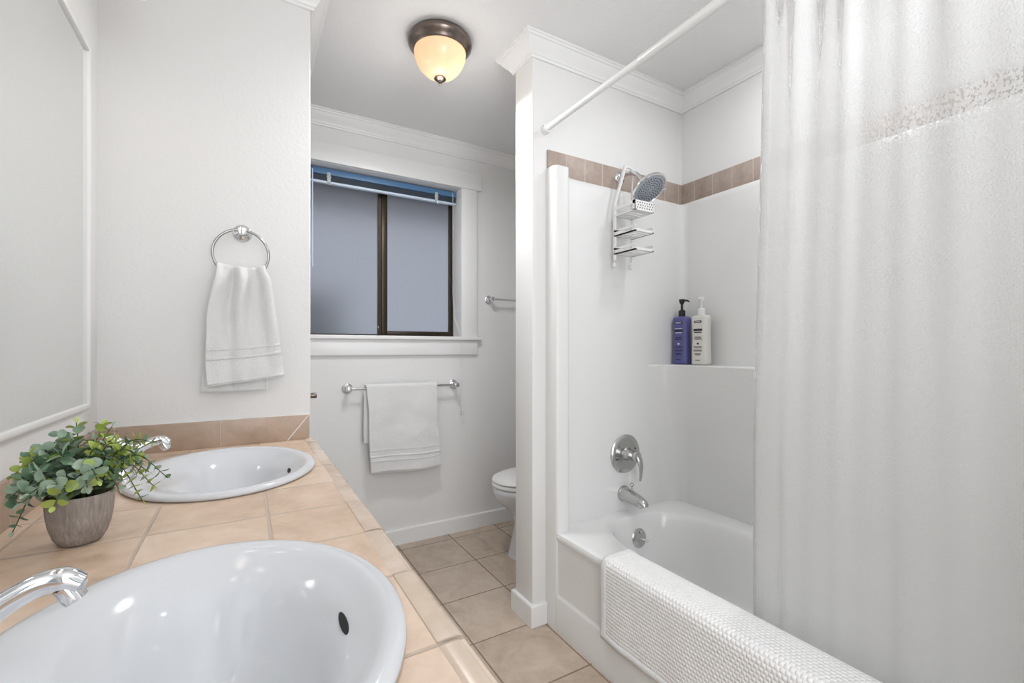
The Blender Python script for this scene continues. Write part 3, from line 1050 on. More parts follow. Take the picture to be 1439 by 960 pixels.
bm = loft(bmesh.new(), [(oval(TX, TCY, 0.262, 0.225, 0.174), 0.4195), (oval(TX, TCY, 0.274, 0.225, 0.181), 0.424), (oval(TX, TCY, 0.272, 0.225, 0.180), 0.434), (oval(TX, TCY, 0.250, 0.22, 0.165), 0.443), (oval(TX, TCY, 0.15, 0.15, 0.10), 0.449)])
obj('lid', bm, M['plastic'], to, angle=60)
obj('tank', B(1.725, 1.925, TCY-0.21, TCY+0.21, 0.38, 0.74, bev=0.025, seg=4), M['china'], to)
obj('tank_lid', B(1.712, 1.932, TCY-0.22, TCY+0.22, 0.741, 0.778, bev=0.012, seg=3), M['china'], to)
bm = tube(bmesh.new(), [(1.727, TCY-0.15, 0.69), (1.712, TCY-0.15, 0.69), (1.708, TCY-0.09, 0.685)], [0.008, 0.007, 0.006], n=10)
obj('flush_lever', bm, M['chrome'], to)

# ------------------------------------------------------------------ towel bars on the window wall
def towel_bar(label, x0, x1, z, yb, cover=True):
    t = thing('towel_bar', label, 'towel bar', ((x0+x1)/2, YB, z), 'towel bars on the window wall')
    bm = tube(bmesh.new(), [(x0, yb, z), (x1, yb, z)], 0.0075, n=16)
    obj('bar', bm, M['chrome'], t)
    for x in (x0, x1):
        bm = lathe(bmesh.new(), [(0.0, 0), (0.029, 0.0), (0.029, 0.004), (0.025, 0.008), (0.021, 0.009), (0.019, 0.013), (0.012, 0.016), (0.0095, 0.024), (0.0095, 0.038),
                                 (0.014, 0.044), (0.0165, 0.055), (0.0165, 0.062), (0.013, 0.072), (0, 0.076)], (x, YB, z), (0, -1, 0), n=28)
        obj('post', bm, M['chrome'], t)
    return t
YBAR = YB-0.058
towel_bar('chrome towel bar under the window holding a white towel', 0.487, 1.122, 0.928, YBAR)
towel_bar('chrome towel bar end showing beside the window, running behind the partition', 1.372, 1.83, 1.468, YBAR)

# bath towel folded over the bar
bt = thing('bath_towel', 'white bath towel folded over the bar below the window', 'towel', (0.79, YBAR, 0.92))
def towel_front(a, b, yo=0.0, lift=0.0, z1=0.452, skew=0.027, x0=0.574, x1=0.985):
    # b: 0 at the bar, 1 at the hem
    z0 = 0.941
    z = z0+(z1-z0)*b + 0.006*math.sin(a*5+1.0)*b
    x = x0+(x1-x0)*a + skew*b + 0.004*math.sin(b*6+a*2)
    n1 = noise.noise(Vector((a*3.1, b*4.3, yo*30)))
    y = YBAR-0.016-yo - 0.0045*noise.noise(Vector((a*5+b*3, b*9-a*2, 4.4)))*sm(0, 0.3, b) - 0.010*b - 0.007*n1*b - 0.004*math.sin(a*9+b*2.5)*sm(0, 0.4, b)
    y -= 0.0022*(math.exp(-((b-0.745)/0.008)**2)+math.exp(-((b-0.80)/0.010)**2)+math.exp(-((b-0.85)/0.008)**2))*-1
    return (x, y, z)
def over(a, x0, x1, r, ph):
    return (x0+(x1-x0)*a, YBAR-r*math.cos(ph), 0.9285+r*math.sin(ph)+0.0)
def towel_sheet(fn, nm, parent, thick=0.007, nu=44, nv=60):
    bm = bmesh.new()
    quadgrid(bm, fn, nu, nv)
    bmesh.ops.recalc_face_normals(bm, faces=bm.faces)
    o = obj(nm, bm, M['terry'], parent, angle=180)
    s = o.modifiers.new('thick', 'SOLIDIFY')
    s.thickness = thick
    s.offset = 0
    sb = o.modifiers.new('soft', 'SUBSURF')
    sb.levels = 1
    sb.render_levels = 1
    return o
def drape(a, b):
    # one sheet: front hem -> over the bar -> back hem
    if b < 0.62:
        return towel_front(a, 1-b/0.62)
    if b < 0.70:
        ph = PI*(b-0.62)/0.08
        p0 = towel_front(a, 0)
        return (p0[0]-0.003*math.sin(ph), YBAR-0.016*math.cos(ph), 0.941+0.008*math.sin(ph))
    t = (b-0.70)/0.30
    p0 = towel_front(a, 0)
    return (p0[0]-0.006*t-0.004, YBAR+0.016+0.004*t, 0.941+(0.648-0.941)*t)
towel_sheet(drape, 'front_fold', bt)
towel_sheet(lambda a, b: towel_front(0.06+a*0.60, 0.10+b*0.90, -0.0085, 0, 0.443), 'inner_fold', bt, 0.006, 30, 40)
towel_sheet(lambda a, b: (0.566+a*0.40, YBAR+0.004+0.008*b, 0.938+(0.618-0.938)*b), 'back_fold', bt, 0.006, 20, 20)
# woven bands near the hem
for b0, b1 in ((0.735, 0.752), (0.800, 0.822), (0.862, 0.872)):
    bm = bmesh.new()
    quadgrid(bm, lambda a, b: (lambda p: (p[0], p[1]-0.0048, p[2]))(towel_front(0.004+a*0.992, b0+(b1-b0)*b)), 44, 3)
    bmesh.ops.recalc_face_normals(bm, faces=bm.faces)
    o = obj('woven_band', bm, M['hem'], bt, angle=180)
    s = o.modifiers.new('thick', 'SOLIDIFY')
    s.thickness = 0.002
    s.offset = 0

# ------------------------------------------------------------------ towel ring and hand towel
RGX, RGZ, RGY, RGR = -0.012, 1.457, YS-0.048, 0.0785
rg = thing('towel_ring', 'chrome towel ring on the white wall above the far sink', 'towel ring', (RGX, YS, 1.535))
bm = lathe(bmesh.new(), [(0.0, 0), (0.029, 0.0), (0.029, 0.004), (0.026, 0.008), (0.021, 0.010), (0.020, 0.014), (0.012, 0.018), (0.0095, 0.026), (0.0095, 0.036),
                         (0.0135, 0.041), (0.0145, 0.050), (0.012, 0.058), (0, 0.062)], (RGX+0.003, YS, RGZ+RGR-0.002), (0, -1, 0), n=28)
obj('post', bm, M['chrome'], rg)
ring = [(RGX+RGR*math.sin(2*PI*k/64), RGY, RGZ+RGR*math.cos(2*PI*k/64)) for k in range(64)]
bm = tube(bmesh.new(), ring, 0.0042, n=10, closed=True)
obj('ring', bm, M['ring_steel'], rg)

ht = thing('hand_towel', 'white hand towel hanging gathered through the chrome ring', 'towel', (RGX, RGY, 1.40))
def hand_front(a, b):
    """a: left to right, b: 0 at the ring, 1 at the hem"""
    z_top = 1.402+0.010*(2*a-1)**2
    z = z_top+((1.030+0.026*a)-z_top)*b
    xl_ = -0.078-0.026*sm(0.0, 0.45, b)-0.004*sm(0.4, 0.8, b)+0.004*sm(0.8, 1, b)
    xr_2 = 0.055+0.010*sm(0, 0.12, b)+0.048*b
    x = xl_+(xr_2-xl_)*a
    amp = 0.014*(1-sm(0.1, 0.95, b))+0.004
    y = RGY-0.017-0.006*sm(0, 0.2, b)
    y -= amp*math.sin(a*2*PI*2.3+0.7)*sm(-0.1, 0.10, b)
    y -= 0.005*math.sin(a*2*PI*4.1+2.1+b)*(1-0.6*b)
    y -= 0.010*noise.noise(Vector((a*3.5, b*3.5, 9.7)))*b + 0.004*noise.noise(Vector((a*8, b*6, 2.7)))*b
    return (x, y, z)
def hand_drape(a, b):
    if b < 0.55:
        return hand_front(a, 1-b/0.55)
    if b < 0.66:
        ph = PI*(b-0.55)/0.11
        p = hand_front(a, 0)
        return (p[0], RGY-(RGY-p[1])*math.cos(ph), p[2]+0.010*math.sin(ph))
    t = (b-0.66)/0.34
    p = hand_front(a, 0)
    x = p[0]+(a-0.42)*0.055*t-0.016*t
    return (x-0.006*t, RGY+(RGY-p[1])*(1-0.65*t)*0.8, p[2]+(1.012-p[2])*t)
towel_sheet(hand_drape, 'terry_fold', ht, 0.008, 56, 90)
for b0, b1 in ((0.690, 0.705), (0.755, 0.785), (0.955, 0.985)):
    bm = bmesh.new()
    quadgrid(bm, lambda a, b: (lambda p: (p[0], p[1]-0.0052, p[2]))(hand_front(0.004+a*0.992, b0+(b1-b0)*b)), 50, 3)
    bmesh.ops.recalc_face_normals(bm, faces=bm.faces)
    o = obj('woven_band', bm, M['hem'], ht, angle=180)
    s = o.modifiers.new('thick', 'SOLIDIFY')
    s.thickness = 0.002
    s.offset = 0

# dark metal peg round the corner
pg = thing('wall_peg', 'small dark metal peg poking out past the white wall corner above the counter', 'peg', (XS, 1.86, 0.975))
bm = lathe(bmesh.new(), [(0.0, 0), (0.018, 0), (0.018, 0.004), (0.010, 0.008), (0.009, 0.012), (0, 0.012)], (XS, 1.855, 0.974), (1, 0, 0), n=20)
obj('rosette', bm, M['nickel'], pg)
bm = lathe(bmesh.new(), [(0.0, 0.010), (0.0095, 0.010), (0.0105, 0.026), (0.0095, 0.030), (0, 0.030)], (XS, 1.855, 0.974), (1, 0, 0), n=20)
obj('stem', bm, M['nickel'], pg)

# ------------------------------------------------------------------ mini blind
YBL = YB+0.070
bl = thing('mini_blind', 'raised mini blind with skylight blue painted in, stacked at the top of the window', 'blind', ((WX0+WX1)/2, YBL, 2.15))
bx0, bx1 = WX0+0.006, WX1-0.006
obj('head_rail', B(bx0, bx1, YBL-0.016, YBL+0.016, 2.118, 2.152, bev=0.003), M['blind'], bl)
bm = bmesh.new()
for k in range(11):
    z = 2.088+k*0.0026
    prism(bm, [(YBL-0.0125, z), (YBL, z+0.0012), (YBL+0.0125, z), (YBL+0.0125, z+0.0007), (YBL, z+0.0019), (YBL-0.0125, z+0.0007)], bx0, bx1, axis='x')
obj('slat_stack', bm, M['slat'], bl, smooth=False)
obj('bottom_rail', B(bx0, bx1, YBL-0.0135, YBL+0.0135, 2.070, 2.084, bev=0.004), M['rail'], bl)
for x in (0.40, 1.032):
    bm = B(x-0.010, x+0.010, YBL-0.021, YBL-0.016, 2.074, 2.130, bev=0.002)
    box(bm, x-0.014, x+0.014, YBL-0.022, YBL-0.017, 2.100, 2.106, bev=0.001)
    tube(bm, [(x+0.002, YBL-0.019, 2.076), (x+0.008, YBL-0.021, 2.058)], [0.004, 0.003], n=8)
    obj('ladder_clip', bm, M['clear'], bl)
bm = tube(bmesh.new(), [(WX0+0.030, YBL-0.024, 2.135), (WX0+0.030, YBL-0.026, 1.60)], 0.004, n=8)
obj('tilt_wand', bm, M['rail'], bl)
for xa, xb_, zb in ((1.139, 1.157, 0.790), (1.144, 1.170, 0.735)):
    bm = tube(bmesh.new(), [(xa, YBL-0.019, 2.145), (xa, YBL-0.022, 2.07), (xa, YBL-0.022, 1.50), (xa+0.004, YBL-0.04, 1.34), (xb_-0.004, YB-0.030, 1.245), (xb_, YB-0.0385, 1.228), (xb_, YB-0.0385, 1.15), (xb_, YB-0.034, zb+0.02)], 0.0009, n=6)
    pc = obj('pull_cord', bm, M['plastic'], bl)
    bm = lathe(bmesh.new(), [(0.0015, 0.03), (0.004, 0.022), (0.006, 0.0), (0, -0.001)], (xb_, YB-0.034, zb), n=12)
    obj('tassel', bm, M['clear'], pc)

# ------------------------------------------------------------------ vanity cabinet, counter, sinks, faucets
vc = thing('vanity_cabinet', 'painted vanity cabinet under the tan tiled counter', 'cabinet', (-0.1, 0.4, 0))
VY0 = -0.55
bm = bmesh.new()
box(bm, XL+0.003, 0.10, VY0, YS-0.003, 0.0, 0.09)
box(bm, XL+0.003, XL+0.018, VY0, YS-0.003, 0.09, CZ-0.045)
box(bm, XL+0.003, 0.165, VY0, VY0+0.018, 0.09, CZ-0.045)
box(bm, XL+0.003, 0.165, YS-0.018, YS-0.003, 0.09, CZ-0.045)
box(bm, XL+0.003, 0.165, VY0, YS-0.003, 0.09, 0.108)
box(bm, 0.147, 0.165, VY0, YS-0.003, 0.09, CZ-0.045)
obj('body', bm, M['cabinet'], vc, smooth=False)
ndoor = 5
dw = (YS-VY0)/ndoor
for k in range(ndoor):
    y0 = VY0+k*dw+0.006
    y1 = y0+dw-0.012
    bm = B(0.165, 0.182, y0, y1, 0.11, CZ-0.075, bev=0.002)
    dr = obj('door', bm, M['cabinet'], vc)
    bm = lathe(bmesh.new(), [(0.005, 0), (0.005, 0.012), (0.012, 0.018), (0.010, 0.024), (0, 0.025)], (0.182, y1-0.04 if k % 2 == 0 else y0+0.04, 0.66), (1, 0, 0), n=16)
    obj('knob', bm, M['nickel'], dr)

SINKS = [(-0.043, 0.590), (-0.043, 1.402)]
SA, SB = 0.212, 0.262
ct = thing('counter', 'tan tiled vanity counter with two white sinks', 'counter', (-0.09, 0.6, CZ))
CX0, CX1 = XL, 0.186
bm = bmesh.new()
def loopverts(P, z):
    vs = [bm.verts.new((x, y, z)) for x, y in P]
    return [bm.edges.new((vs[i], vs[(i+1) % len(vs)])) for i in range(len(vs))]
E_ = loopverts([(CX0, VY0), (CX1, VY0), (CX1, YS), (CX0, YS)], CZ)
for cx_, cy_ in SINKS:
    E_ += loopverts([(cx_+(SA-0.02)*math.cos(2*PI*k/64), cy_+(SB-0.02)*math.sin(2*PI*k/64)) for k in range(64)], CZ)
bmesh.ops.triangle_fill(bm, edges=E_, use_beauty=True)
fs = list(bm.faces)
ex = bmesh.ops.extrude_face_region(bm, geom=fs)
bmesh.ops.translate(bm, verts=[v for v in ex['geom'] if isinstance(v, bmesh.types.BMVert)], vec=(0, 0, -0.044))
bmesh.ops.recalc_face_normals(bm, faces=bm.faces)
obj('tile_top', bm, M['counter'], ct, smooth=False)
# front edge: bullnose V-cap pieces
bm = bmesh.new()
y = 0.465-0.1745*6
k = 0
while y < YS-0.005:
    ya, yb_ = max(y, VY0), min(y+0.1745, YS)
    dx = random.uniform(-0.0022, 0.0022)
    dz = random.uniform(-0.0008, 0.0012)
    prof = [(0.178+dx, CZ-0.003), (0.180+dx, CZ+0.0005+dz), (0.188+dx, CZ+0.0015+dz), (0.202+dx, CZ+0.0015+dz), (0.210+dx, CZ-0.001+dz), (0.2135+dx, CZ-0.007), (0.2145+dx, CZ-0.018),
            (0.2145+dx, CZ-0.050), (0.186, CZ-0.050), (0.178+dx, CZ-0.02)]
    prism(bm, prof, ya+0.0012, yb_-0.0012, axis='y')
    y += 0.1745
box(bm, 0.180, 0.209, VY0, YS, CZ-0.048, CZ-0.0008)
obj('edge_trim', bm, M['vcap'], ct, angle=50)
bm = bmesh.new()
box(bm, XL, XL+0.011, VY0, YS, CZ, CZ+0.086, bev=0.002)
box(bm, XL, 0.197, YS-0.011, YS, CZ, CZ+0.086, bev=0.002)
bs = obj('backsplash', bm, M['splash'], ct)
# diagonal cut of the last splash tile, as a thin grout bead
gb = tube(bmesh.new(), [(0.125, YS-0.0112, CZ+0.001), (0.192, YS-0.0112, CZ+0.084)], 0.0018, n=6)
obj('grout_line', gb, M['plastic'], bs)
gb = B(XL, 0.198, YS-0.004, YS-0.0005, CZ+0.086, CZ+0.0885)
obj('caulk_bead', gb, M['plastic'], bs, smooth=False)

def bowl_rings(cx_, cy_):
    """list of (ellipse a, b, centre dx, z)"""
    return [(SA-0.006, SB-0.006, 0, CZ+0.0005), (SA, SB, 0, CZ+0.004), (SA-0.001, SB-0.001, 0, CZ+0.009), (SA-0.007, SB-0.007, 0, CZ+0.0135), (SA-0.016, SB-0.016, 0.0, CZ+0.0150),
            (SA-0.024, SB-0.024, 0.003, CZ+0.0140), (SA-0.034, SB-0.034, 0.007, CZ+0.0112), (SA-0.046, SB-0.046, 0.011, CZ+0.0040), (SA-0.060, SB-0.061, 0.012, CZ-0.0060),
            (SA-0.076, SB-0.078, 0.012, CZ-0.0175), (SA-0.090, SB-0.093, 0.012, CZ-0.033), (SA-0.103, SB-0.108, 0.012, CZ-0.055), (SA-0.118, SB-0.128, 0.012, CZ-0.083),
            (SA-0.136, SB-0.155, 0.012, CZ-0.108), (SA-0.158, SB-0.190, 0.011, CZ-0.125), (SA-0.178, SB-0.222, 0.010, CZ-0.133), (0.024, 0.024, 0.010, CZ-0.136)]
def sink(label, cx_, cy_):
    t = thing('sink', label, 'sink', (cx_, cy_, CZ), 'sinks set in the tiled counter')
    bm = bmesh.new()
    n = 96
    rings = []
    for a, b, dx, z in bowl_rings(cx_, cy_):
        rg_ = []
        for k in range(n):
            th = 2*PI*k/n
            c, s = math.cos(th), math.sin(th)
            # the rear (mirror side) keeps a wide deck for the faucet
            aa = a
            if dx > 0 and c < 0:
                aa = a-0.026*min(1.0, dx/0.012)*c*c*sm(0.05, 0.10, a)
            rg_.append(bm.verts.new((cx_+dx+aa*c, cy_+b*s, z)))
        rings.append(rg_)
    for a, b in zip(rings[:-1], rings[1:]):
        for k in range(n):
            bm.faces.new((a[k], a[(k+1) % n], b[(k+1) % n], b[k]))
    bm.faces.new(rings[-1])
    obj('basin', bm, M['china'], t, angle=180)
    bm = lathe(bmesh.new(), [(0.0, 0), (0.030, 0), (0.030, 0.003), (0.024, 0.005), (0.0, 0.006)], (cx_+0.010, cy_, CZ-0.1365), n=28)
    obj('drain', bm, M['chrome'], t)
    # overflow slot in the front wall of the bowl
    px, pz = cx_+0.012+SA-0.077, CZ-0.0175
    bm = lathe(bmesh.new(), [(0.0, -0.004), (0.026, -0.004), (0.026, 0.0004), (0.0, 0.0014)], (px, cy_-0.002, pz), (-0.62, 0, 0.78), n=36, sx=1.0, sy=0.19)
    obj('overflow_slot', bm, M['dark'], t)
sink('large white oval drop-in sink closest to the viewer', *SINKS[0])
sink('white oval drop-in sink at the far end of the counter behind the plant', *SINKS[1])

def faucet(label, x, y):
    t = thing('faucet', label, 'faucet', (x, y, CZ+0.012), 'sink faucets')
    z0 = CZ+0.0150
    bm = lathe(bmesh.new(), [(0.0, 0), (0.027, 0.0), (0.027, 0.004), (0.024, 0.010), (0.021, 0.016), (0.0205, 0.045), (0.022, 0.060), (0.0215, 0.075), (0.016, 0.084), (0, 0.087)], (x, y, z0), n=32)
    obj('body', bm, M['chrome'], t)
    pts = catmull([(x+0.004, y, z0+0.040), (x+0.020, y, z0+0.056), (x+0.040, y, z0+0.070), (x+0.060, y, z0+0.079), (x+0.076, y, z0+0.079), (x+0.088, y, z0+0.072)], 6)
    bm = tube(bmesh.new(), pts, lerp_list([0.0145, 0.0125, 0.0110, 0.0108, 0.0115, 0.0095], len(pts)), n=24)
    lathe(bm, [(0.0095, -0.003), (0.0085, 0.002), (0.005, 0.0055), (0, 0.0065)], (x+0.086, y, z0+0.073), (0.75, 0, -0.5), n=24)
    s = obj('spout', bm, M['chrome'], t, angle=60)
    bm = lathe(bmesh.new(), [(0.0, -0.006), (0.0098, -0.006), (0.0104, 0.006), (0.0098, 0.0115), (0.0085, 0.012), (0.0078, 0.008), (0, 0.008)], (x+0.079, y, z0+0.0675), (0.5, 0, -0.87), n=24)
    obj('aerator', bm, M['chrome'], s)
    pts = catmull([(x-0.002, y, z0+0.080), (x-0.010, y, z0+0.090), (x-0.028, y, z0+0.097), (x-0.046, y, z0+0.100)], 5)
    bm = tube(bmesh.new(), pts, lerp_list([0.012, 0.009, 0.007, 0.005], len(pts)), n=14, flat=0.7)
    obj('handle', bm, M['chrome'], t)
faucet('chrome single-lever faucet at the near sink', -0.2290, 0.606)
faucet('chrome single-lever faucet behind the plant at the far sink', -0.2520, 1.402)

# ------------------------------------------------------------------ mirror
mi = thing('mirror', 'large white-framed wall mirror above the counter', 'mirror', (XL, 0.75, 0.99))
MY0_, MY1_, MZ0, MZ1 = -0.30, 1.635, 1.002, 1.952
obj('glass', B(XL+0.001, XL+0.006, MY0_, MY1_, MZ0, MZ1), M['mirror'], mi, smooth=False)
fw = 0.013
bm = bmesh.new()
box(bm, XL, XL+0.013, MY1_, MY1_+fw, MZ0-fw, MZ1+fw, bev=0.002)
box(bm, XL, XL+0.013, MY0_-fw, MY0_, MZ0-fw, MZ1+fw, bev=0.002)
box(bm, XL, XL+0.013, MY0_, MY1_, MZ1, MZ1+fw, bev=0.002)
box(bm, XL, XL+0.013, MY0_, MY1_, MZ0-fw, MZ0, bev=0.002)
obj('frame', bm, M['trim'], mi)

# ------------------------------------------------------------------ vanity light above the mirror
vl = thing('vanity_light', 'vanity light above the mirror, one glowing glass shade dipping into view', 'wall light', (XL, 0.995, 2.14))
obj('back_plate', B(XL, XL+0.022, 0.45, 1.53, 2.105, 2.205, bev=0.006), M['nickel'], vl)
SHX = -0.246
for yv in (0.56, 0.84, 1.12, 1.398):
    bm = tube(bmesh.new(), catmull([(XL+0.015, yv, 2.155), (XL+0.07, yv, 2.184), (SHX-0.02, yv, 2.189), (SHX, yv, 2.160)], 5), 0.007, n=10)
    obj('arm', bm, M['nickel'], vl)
    bm = lathe(bmesh.new(), [(0.018, 0.135), (0.024, 0.130), (0.032, 0.105), (0.038, 0.070), (0.044, 0.035), (0.052, 0.008), (0.054, 0.0), (0.0515, 0.0), (0.049, 0.008), (0.041, 0.035), (0.035, 0.070), (0.029, 0.105), (0.018, 0.130)],
               (SHX, yv, 2.020), n=32, cap=False)
    shd = obj('shade', bm, M['shade_glow'], vl, angle=180)
    bm = lathe(bmesh.new(), [(0.0, 0.0), (0.016, 0.006), (0.022, 0.022), (0.018, 0.045), (0.011, 0.065), (0.011, 0.09), (0, 0.09)], (SHX, yv, 2.062), n=20)
    obj('bulb', bm, M['shade_glow'], shd)
    lamp('vanity_bulb_light', 'POINT', (SHX, yv, 2.030), VANITY_W, (1.0, 0.955, 0.90), shadow_soft_size=0.035)

# ------------------------------------------------------------------ ceiling lamp
LX, LY = 0.695, 1.777
cl = thing('ceiling_lamp', 'flush ceiling lamp with a dark nickel ring and glowing amber bowl', 'ceiling light', (LX, LY, ZC))
bm = lathe(bmesh.new(), [(0.0, 0.0), (0.118, 0.0), (0.124, -0.004), (0.130, -0.012), (0.1315, -0.022), (0.129, -0.031), (0.123, -0.036), (0.120, -0.042), (0.1155, -0.045), (0.1135, -0.052), (0.108, -0.057), (0.105, -0.056), (0.104, -0.03), (0.0, -0.02)],
           (LX, LY, ZC), n=56, cap=False)
obj('ring', bm, M['nickel'], cl, angle=60)
bm = lathe(bmesh.new(), [(0.1045, -0.050), (0.1060, -0.060), (0.1035, -0.080), (0.096, -0.100), (0.083, -0.121), (0.064, -0.141), (0.042, -0.155), (0.018, -0.1625), (0.0, -0.164)], (LX, LY, ZC), n=48, cap=False)
obj('glass_bowl', bm, M['alabaster'], cl, angle=180)
bm = lathe(bmesh.new(), [(0.0, -0.158), (0.022, -0.159), (0.025, -0.165), (0.017, -0.172), (0.006, -0.174), (0.0045, -0.178), (0.0065, -0.182), (0.0055, -0.188), (0, -0.191)], (LX, LY, ZC), n=24, cap=False)
obj('finial', bm, M['nickel'], cl)
lamp('added_nook_fill', 'AREA', (LX, LY, ZC-0.20), CEIL_W, (0.96, 0.975, 1.0), shape='DISK', size=0.2)  # extra downward light added under the bowl to brighten the toilet nook
lamp('added_ceiling_wash', 'POINT', (LX, LY, ZC-0.29), 2.0, (1.0, 0.97, 0.94), shadow_soft_size=0.09)  # extra light added below the fixture to wash the ceiling
lamp('ceiling_bulb', 'POINT', (LX+0.035, LY-0.01, ZC-0.085), 0.20, (1.0, 0.90, 0.76), shadow_soft_size=0.025)

# ------------------------------------------------------------------ potted plant
PX, PY = -0.236, 1.012
pp = thing('potted_plant', 'small leafy plant in a weathered grey pot between the two sinks', 'plant', (PX, PY, CZ))
bm = lathe(bmesh.new(), [(0.0, 0.0005), (0.0235, 0.0005), (0.0285, 0.004), (0.034, 0.014), (0.0388, 0.030), (0.0418, 0.048), (0.0432, 0.066), (0.0436, 0.080), (0.0424, 0.082), (0.040, 0.080), (0.039, 0.064), (0, 0.062)],
           (PX, PY, CZ), n=44)
obj('pot', bm, M['concrete'], pp, angle=60)
bm = lathe(bmesh.new(), [(0.0393, 0.062), (0.037, 0.068), (0.02, 0.074), (0, 0.076)], (PX, PY, CZ), n=24)
obj('filler', bm, M['soil'], pp)
RV = Vector((math.cos(TH), -math.sin(TH), 0))      # to the right as seen from the doorway side
FV = Vector((math.sin(TH), math.cos(TH), 0))
def add_leaf(bm, p, d, up, L, wd, mat):
    d = d.normalized()
    side = d.cross(up)
    if side.length < 1e-4:
        side = d.cross(Vector((1, 0, 0)))
    side.normalize()
    nrm = side.cross(d).normalized()
    rows = [(0.0, 0.12), (0.22, 0.78), (0.5, 1.0), (0.78, 0.80), (0.94, 0.40)]
    Lv = []
    for t, w in rows:
        c = p + d*(L*t) + nrm*(-0.18*L*(t-0.3)**2)
        Lv.append([bm.verts.new(c-side*(wd*w*0.5)+nrm*(wd*0.13*w)), bm.verts.new(c), bm.verts.new(c+side*(wd*w*0.5)+nrm*(wd*0.13*w))])
    tip = bm.verts.new(p+d*L+nrm*(-0.09*L))
    for a, b in zip(Lv[:-1], Lv[1:]):
        for i in range(2):
            bm.faces.new((a[i], a[i+1], b[i+1], b[i])).material_index = mat
    for i in range(2):
        bm.faces.new((Lv[-1][i], Lv[-1][i+1], tip)).material_index = mat
rnd = random.Random(21)
LM = [M['stem'], M['leaf_sage'], M['leaf_deep'], M['leaf_lime']]
def sprig(r, u, f, kind, leafL, droop=0.0, step=0.013):
    """tip offset from the pot mouth: r right, u up, f away from the viewer"""
    r *= 0.79 if r < 0 else 0.80
    u *= 0.92
    base = Vector((PX, PY, CZ+0.066)) + RV*(r*0.18) + FV*(f*0.2)
    tip = Vector((PX, PY, CZ+0.082)) + RV*r + FV*f + Vector((0, 0, u))
    mid = base.lerp(tip, 0.5) + Vector((0, 0, 0.02+0.3*abs(r)+droop))
    pts = catmull([base, mid, tip], 10)
    bm = bmesh.new()
    tube(bm, pts, lerp_list([0.0013, 0.0007], len(pts)), n=5, mat=0)
    L = [0.0]
    for a, b in zip(pts[:-1], pts[1:]):
        L.append(L[-1]+(b-a).length)
    tot = L[-1]
    s = min(0.024, tot*0.25)
    k = 0
    while s < tot-0.002:
        i = max(j for j in range(len(L)) if L[j] <= s)
        i = min(i, len(pts)-2)
        q = pts[i].lerp(pts[i+1], (s-L[i])/max(1e-6, L[i+1]-L[i]))
        d = (pts[i+1]-pts[i]).normalized()
        t = s/tot
        a0 = k*PI/2+rnd.uniform(-0.4, 0.4)
        x_, y_, _ = frame_of(d)
        for sg in (0, PI):
            o = x_*math.cos(a0+sg)+y_*math.sin(a0+sg)
            ld = o*1.0+d*rnd.uniform(0.25, 0.65)+Vector((0, 0, rnd.uniform(-0.15, 0.25)))
            sz = leafL*1.28*(1.05-0.42*t)*rnd.uniform(0.85, 1.12)
            pick = rnd.random()
            if kind == 'sage':
                mt = 1 if pick < 0.72 else (2 if pick < 0.92 else 3)
            elif kind == 'deep':
                mt = 2 if pick < 0.72 else (1 if pick < 0.92 else 3)
            else:
                mt = 3 if pick < 0.30+0.5*t else (1 if pick < 0.85 else 2)
            add_leaf(bm, q, ld, d+Vector((0, 0, 0.3)), sz, sz*(0.86 if kind != 'deep' else 0.66), mt)
        s += step*rnd.uniform(0.9, 1.15)*(1.1-0.3*t)
        k += 1
    mt = 3 if kind == 'lime' else 1
    add_leaf(bm, pts[-1], (pts[-1]-pts[-2]), Vector((0.3, 0.2, 1)), leafL*0.55, leafL*0.4, mt)
    bmesh.ops.recalc_face_normals(bm, faces=[f_ for f_ in bm.faces if f_.material_index == 0])
    obj('sprig', bm, LM, pp, angle=180)
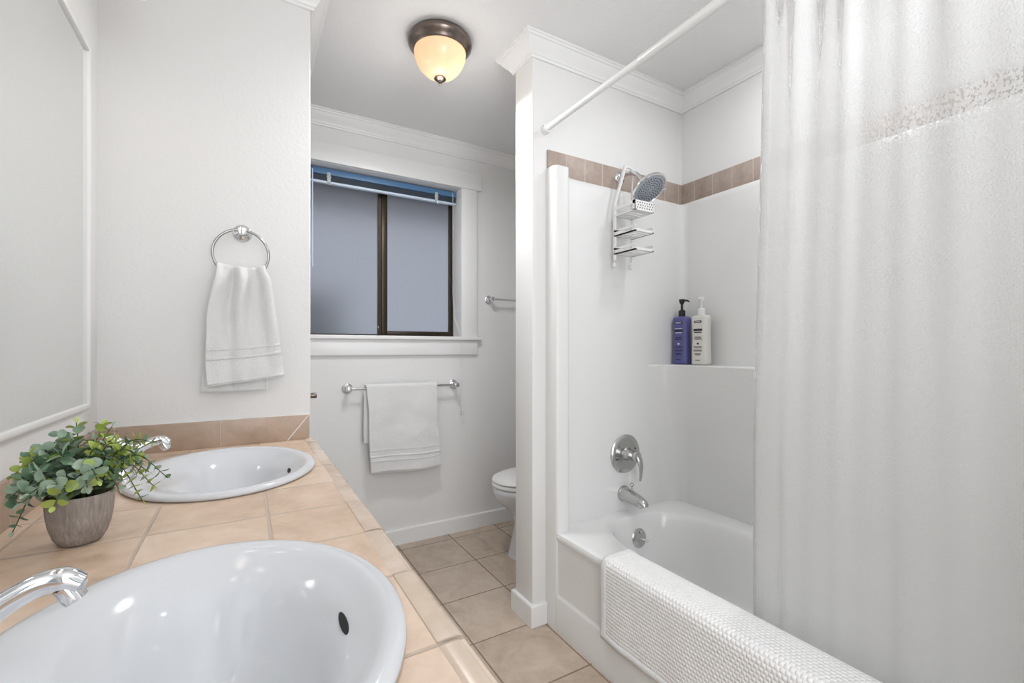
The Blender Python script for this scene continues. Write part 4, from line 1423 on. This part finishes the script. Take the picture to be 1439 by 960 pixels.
SPR = [(-0.118, 0.020, 0.02, 'sage', 0.020, 0.0), (-0.108, 0.052, 0.03, 'sage', 0.021, 0.0), (-0.072, 0.100, 0.02, 'sage', 0.019, 0.0), (-0.045, 0.120, 0.03, 'lime', 0.021, 0.0),
       (-0.010, 0.112, 0.05, 'lime', 0.020, 0.0), (-0.020, 0.075, -0.02, 'sage', 0.026, 0.0), (-0.055, 0.060, -0.01, 'sage', 0.027, 0.0), (0.022, 0.112, 0.04, 'deep', 0.017, 0.0),
       (0.030, 0.080, 0.00, 'lime', 0.022, 0.0), (0.060, 0.070, 0.03, 'sage', 0.022, 0.0), (0.092, 0.082, 0.04, 'lime', 0.018, 0.0), (0.082, 0.052, 0.01, 'lime', 0.021, 0.0),
       (0.112, 0.028, 0.03, 'deep', 0.016, 0.0), (0.152, 0.018, 0.03, 'deep', 0.015, 0.0), (0.118, -0.018, 0.01, 'lime', 0.015, 0.01), (0.055, 0.020, -0.035, 'sage', 0.022, 0.0),
       (0.010, 0.030, -0.050, 'sage', 0.025, 0.0), (0.030, 0.000, -0.068, 'lime', 0.019, 0.0), (-0.038, 0.004, -0.062, 'sage', 0.026, 0.0), (-0.135, -0.012, -0.01, 'deep', 0.020, 0.0),
       (-0.098, -0.004, -0.03, 'deep', 0.023, 0.01), (-0.080, -0.052, -0.045, 'deep', 0.015, 0.02), (0.000, 0.060, 0.05, 'deep', 0.024, 0.0), (-0.050, 0.050, 0.06, 'deep', 0.024, 0.0),
       (0.060, 0.040, 0.06, 'deep', 0.022, 0.0), (-0.090, 0.078, 0.05, 'sage', 0.020, 0.0), (0.008, 0.058, -0.018, 'sage', 0.026, 0.0), (-0.142, 0.030, 0.00, 'lime', 0.019, 0.0),
       (0.090, 0.010, -0.01, 'deep', 0.018, 0.0), (-0.030, 0.094, 0.01, 'sage', 0.022, 0.0), (0.045, 0.092, 0.02, 'lime', 0.019, 0.0), (-0.070, 0.030, -0.03, 'deep', 0.024, 0.0)]
SPR += [(-0.085, 0.040, -0.01, 'sage', 0.024, 0.0), (-0.060, 0.085, 0.00, 'sage', 0.021, 0.0), (-0.100, 0.066, 0.00, 'sage', 0.019, 0.0), (-0.030, 0.050, -0.04, 'sage', 0.024, 0.0),
        (0.040, 0.055, -0.02, 'sage', 0.023, 0.0), (0.070, 0.088, 0.01, 'lime', 0.019, 0.0), (0.105, 0.060, 0.02, 'lime', 0.018, 0.0), (0.000, 0.090, 0.02, 'sage', 0.021, 0.0),
        (0.070, 0.030, -0.03, 'lime', 0.020, 0.0), (0.132, 0.005, 0.02, 'lime', 0.015, 0.0), (-0.120, 0.005, 0.00, 'sage', 0.020, 0.0), (-0.065, 0.015, -0.055, 'sage', 0.024, 0.0),
        (0.110, 0.078, 0.05, 'lime', 0.017, 0.0), (-0.020, 0.020, -0.065, 'sage', 0.023, 0.0), (0.048, 0.066, 0.04, 'sage', 0.022, 0.0), (-0.130, 0.055, 0.01, 'deep', 0.018, 0.0)]
for a in SPR:
    sprig(*a)
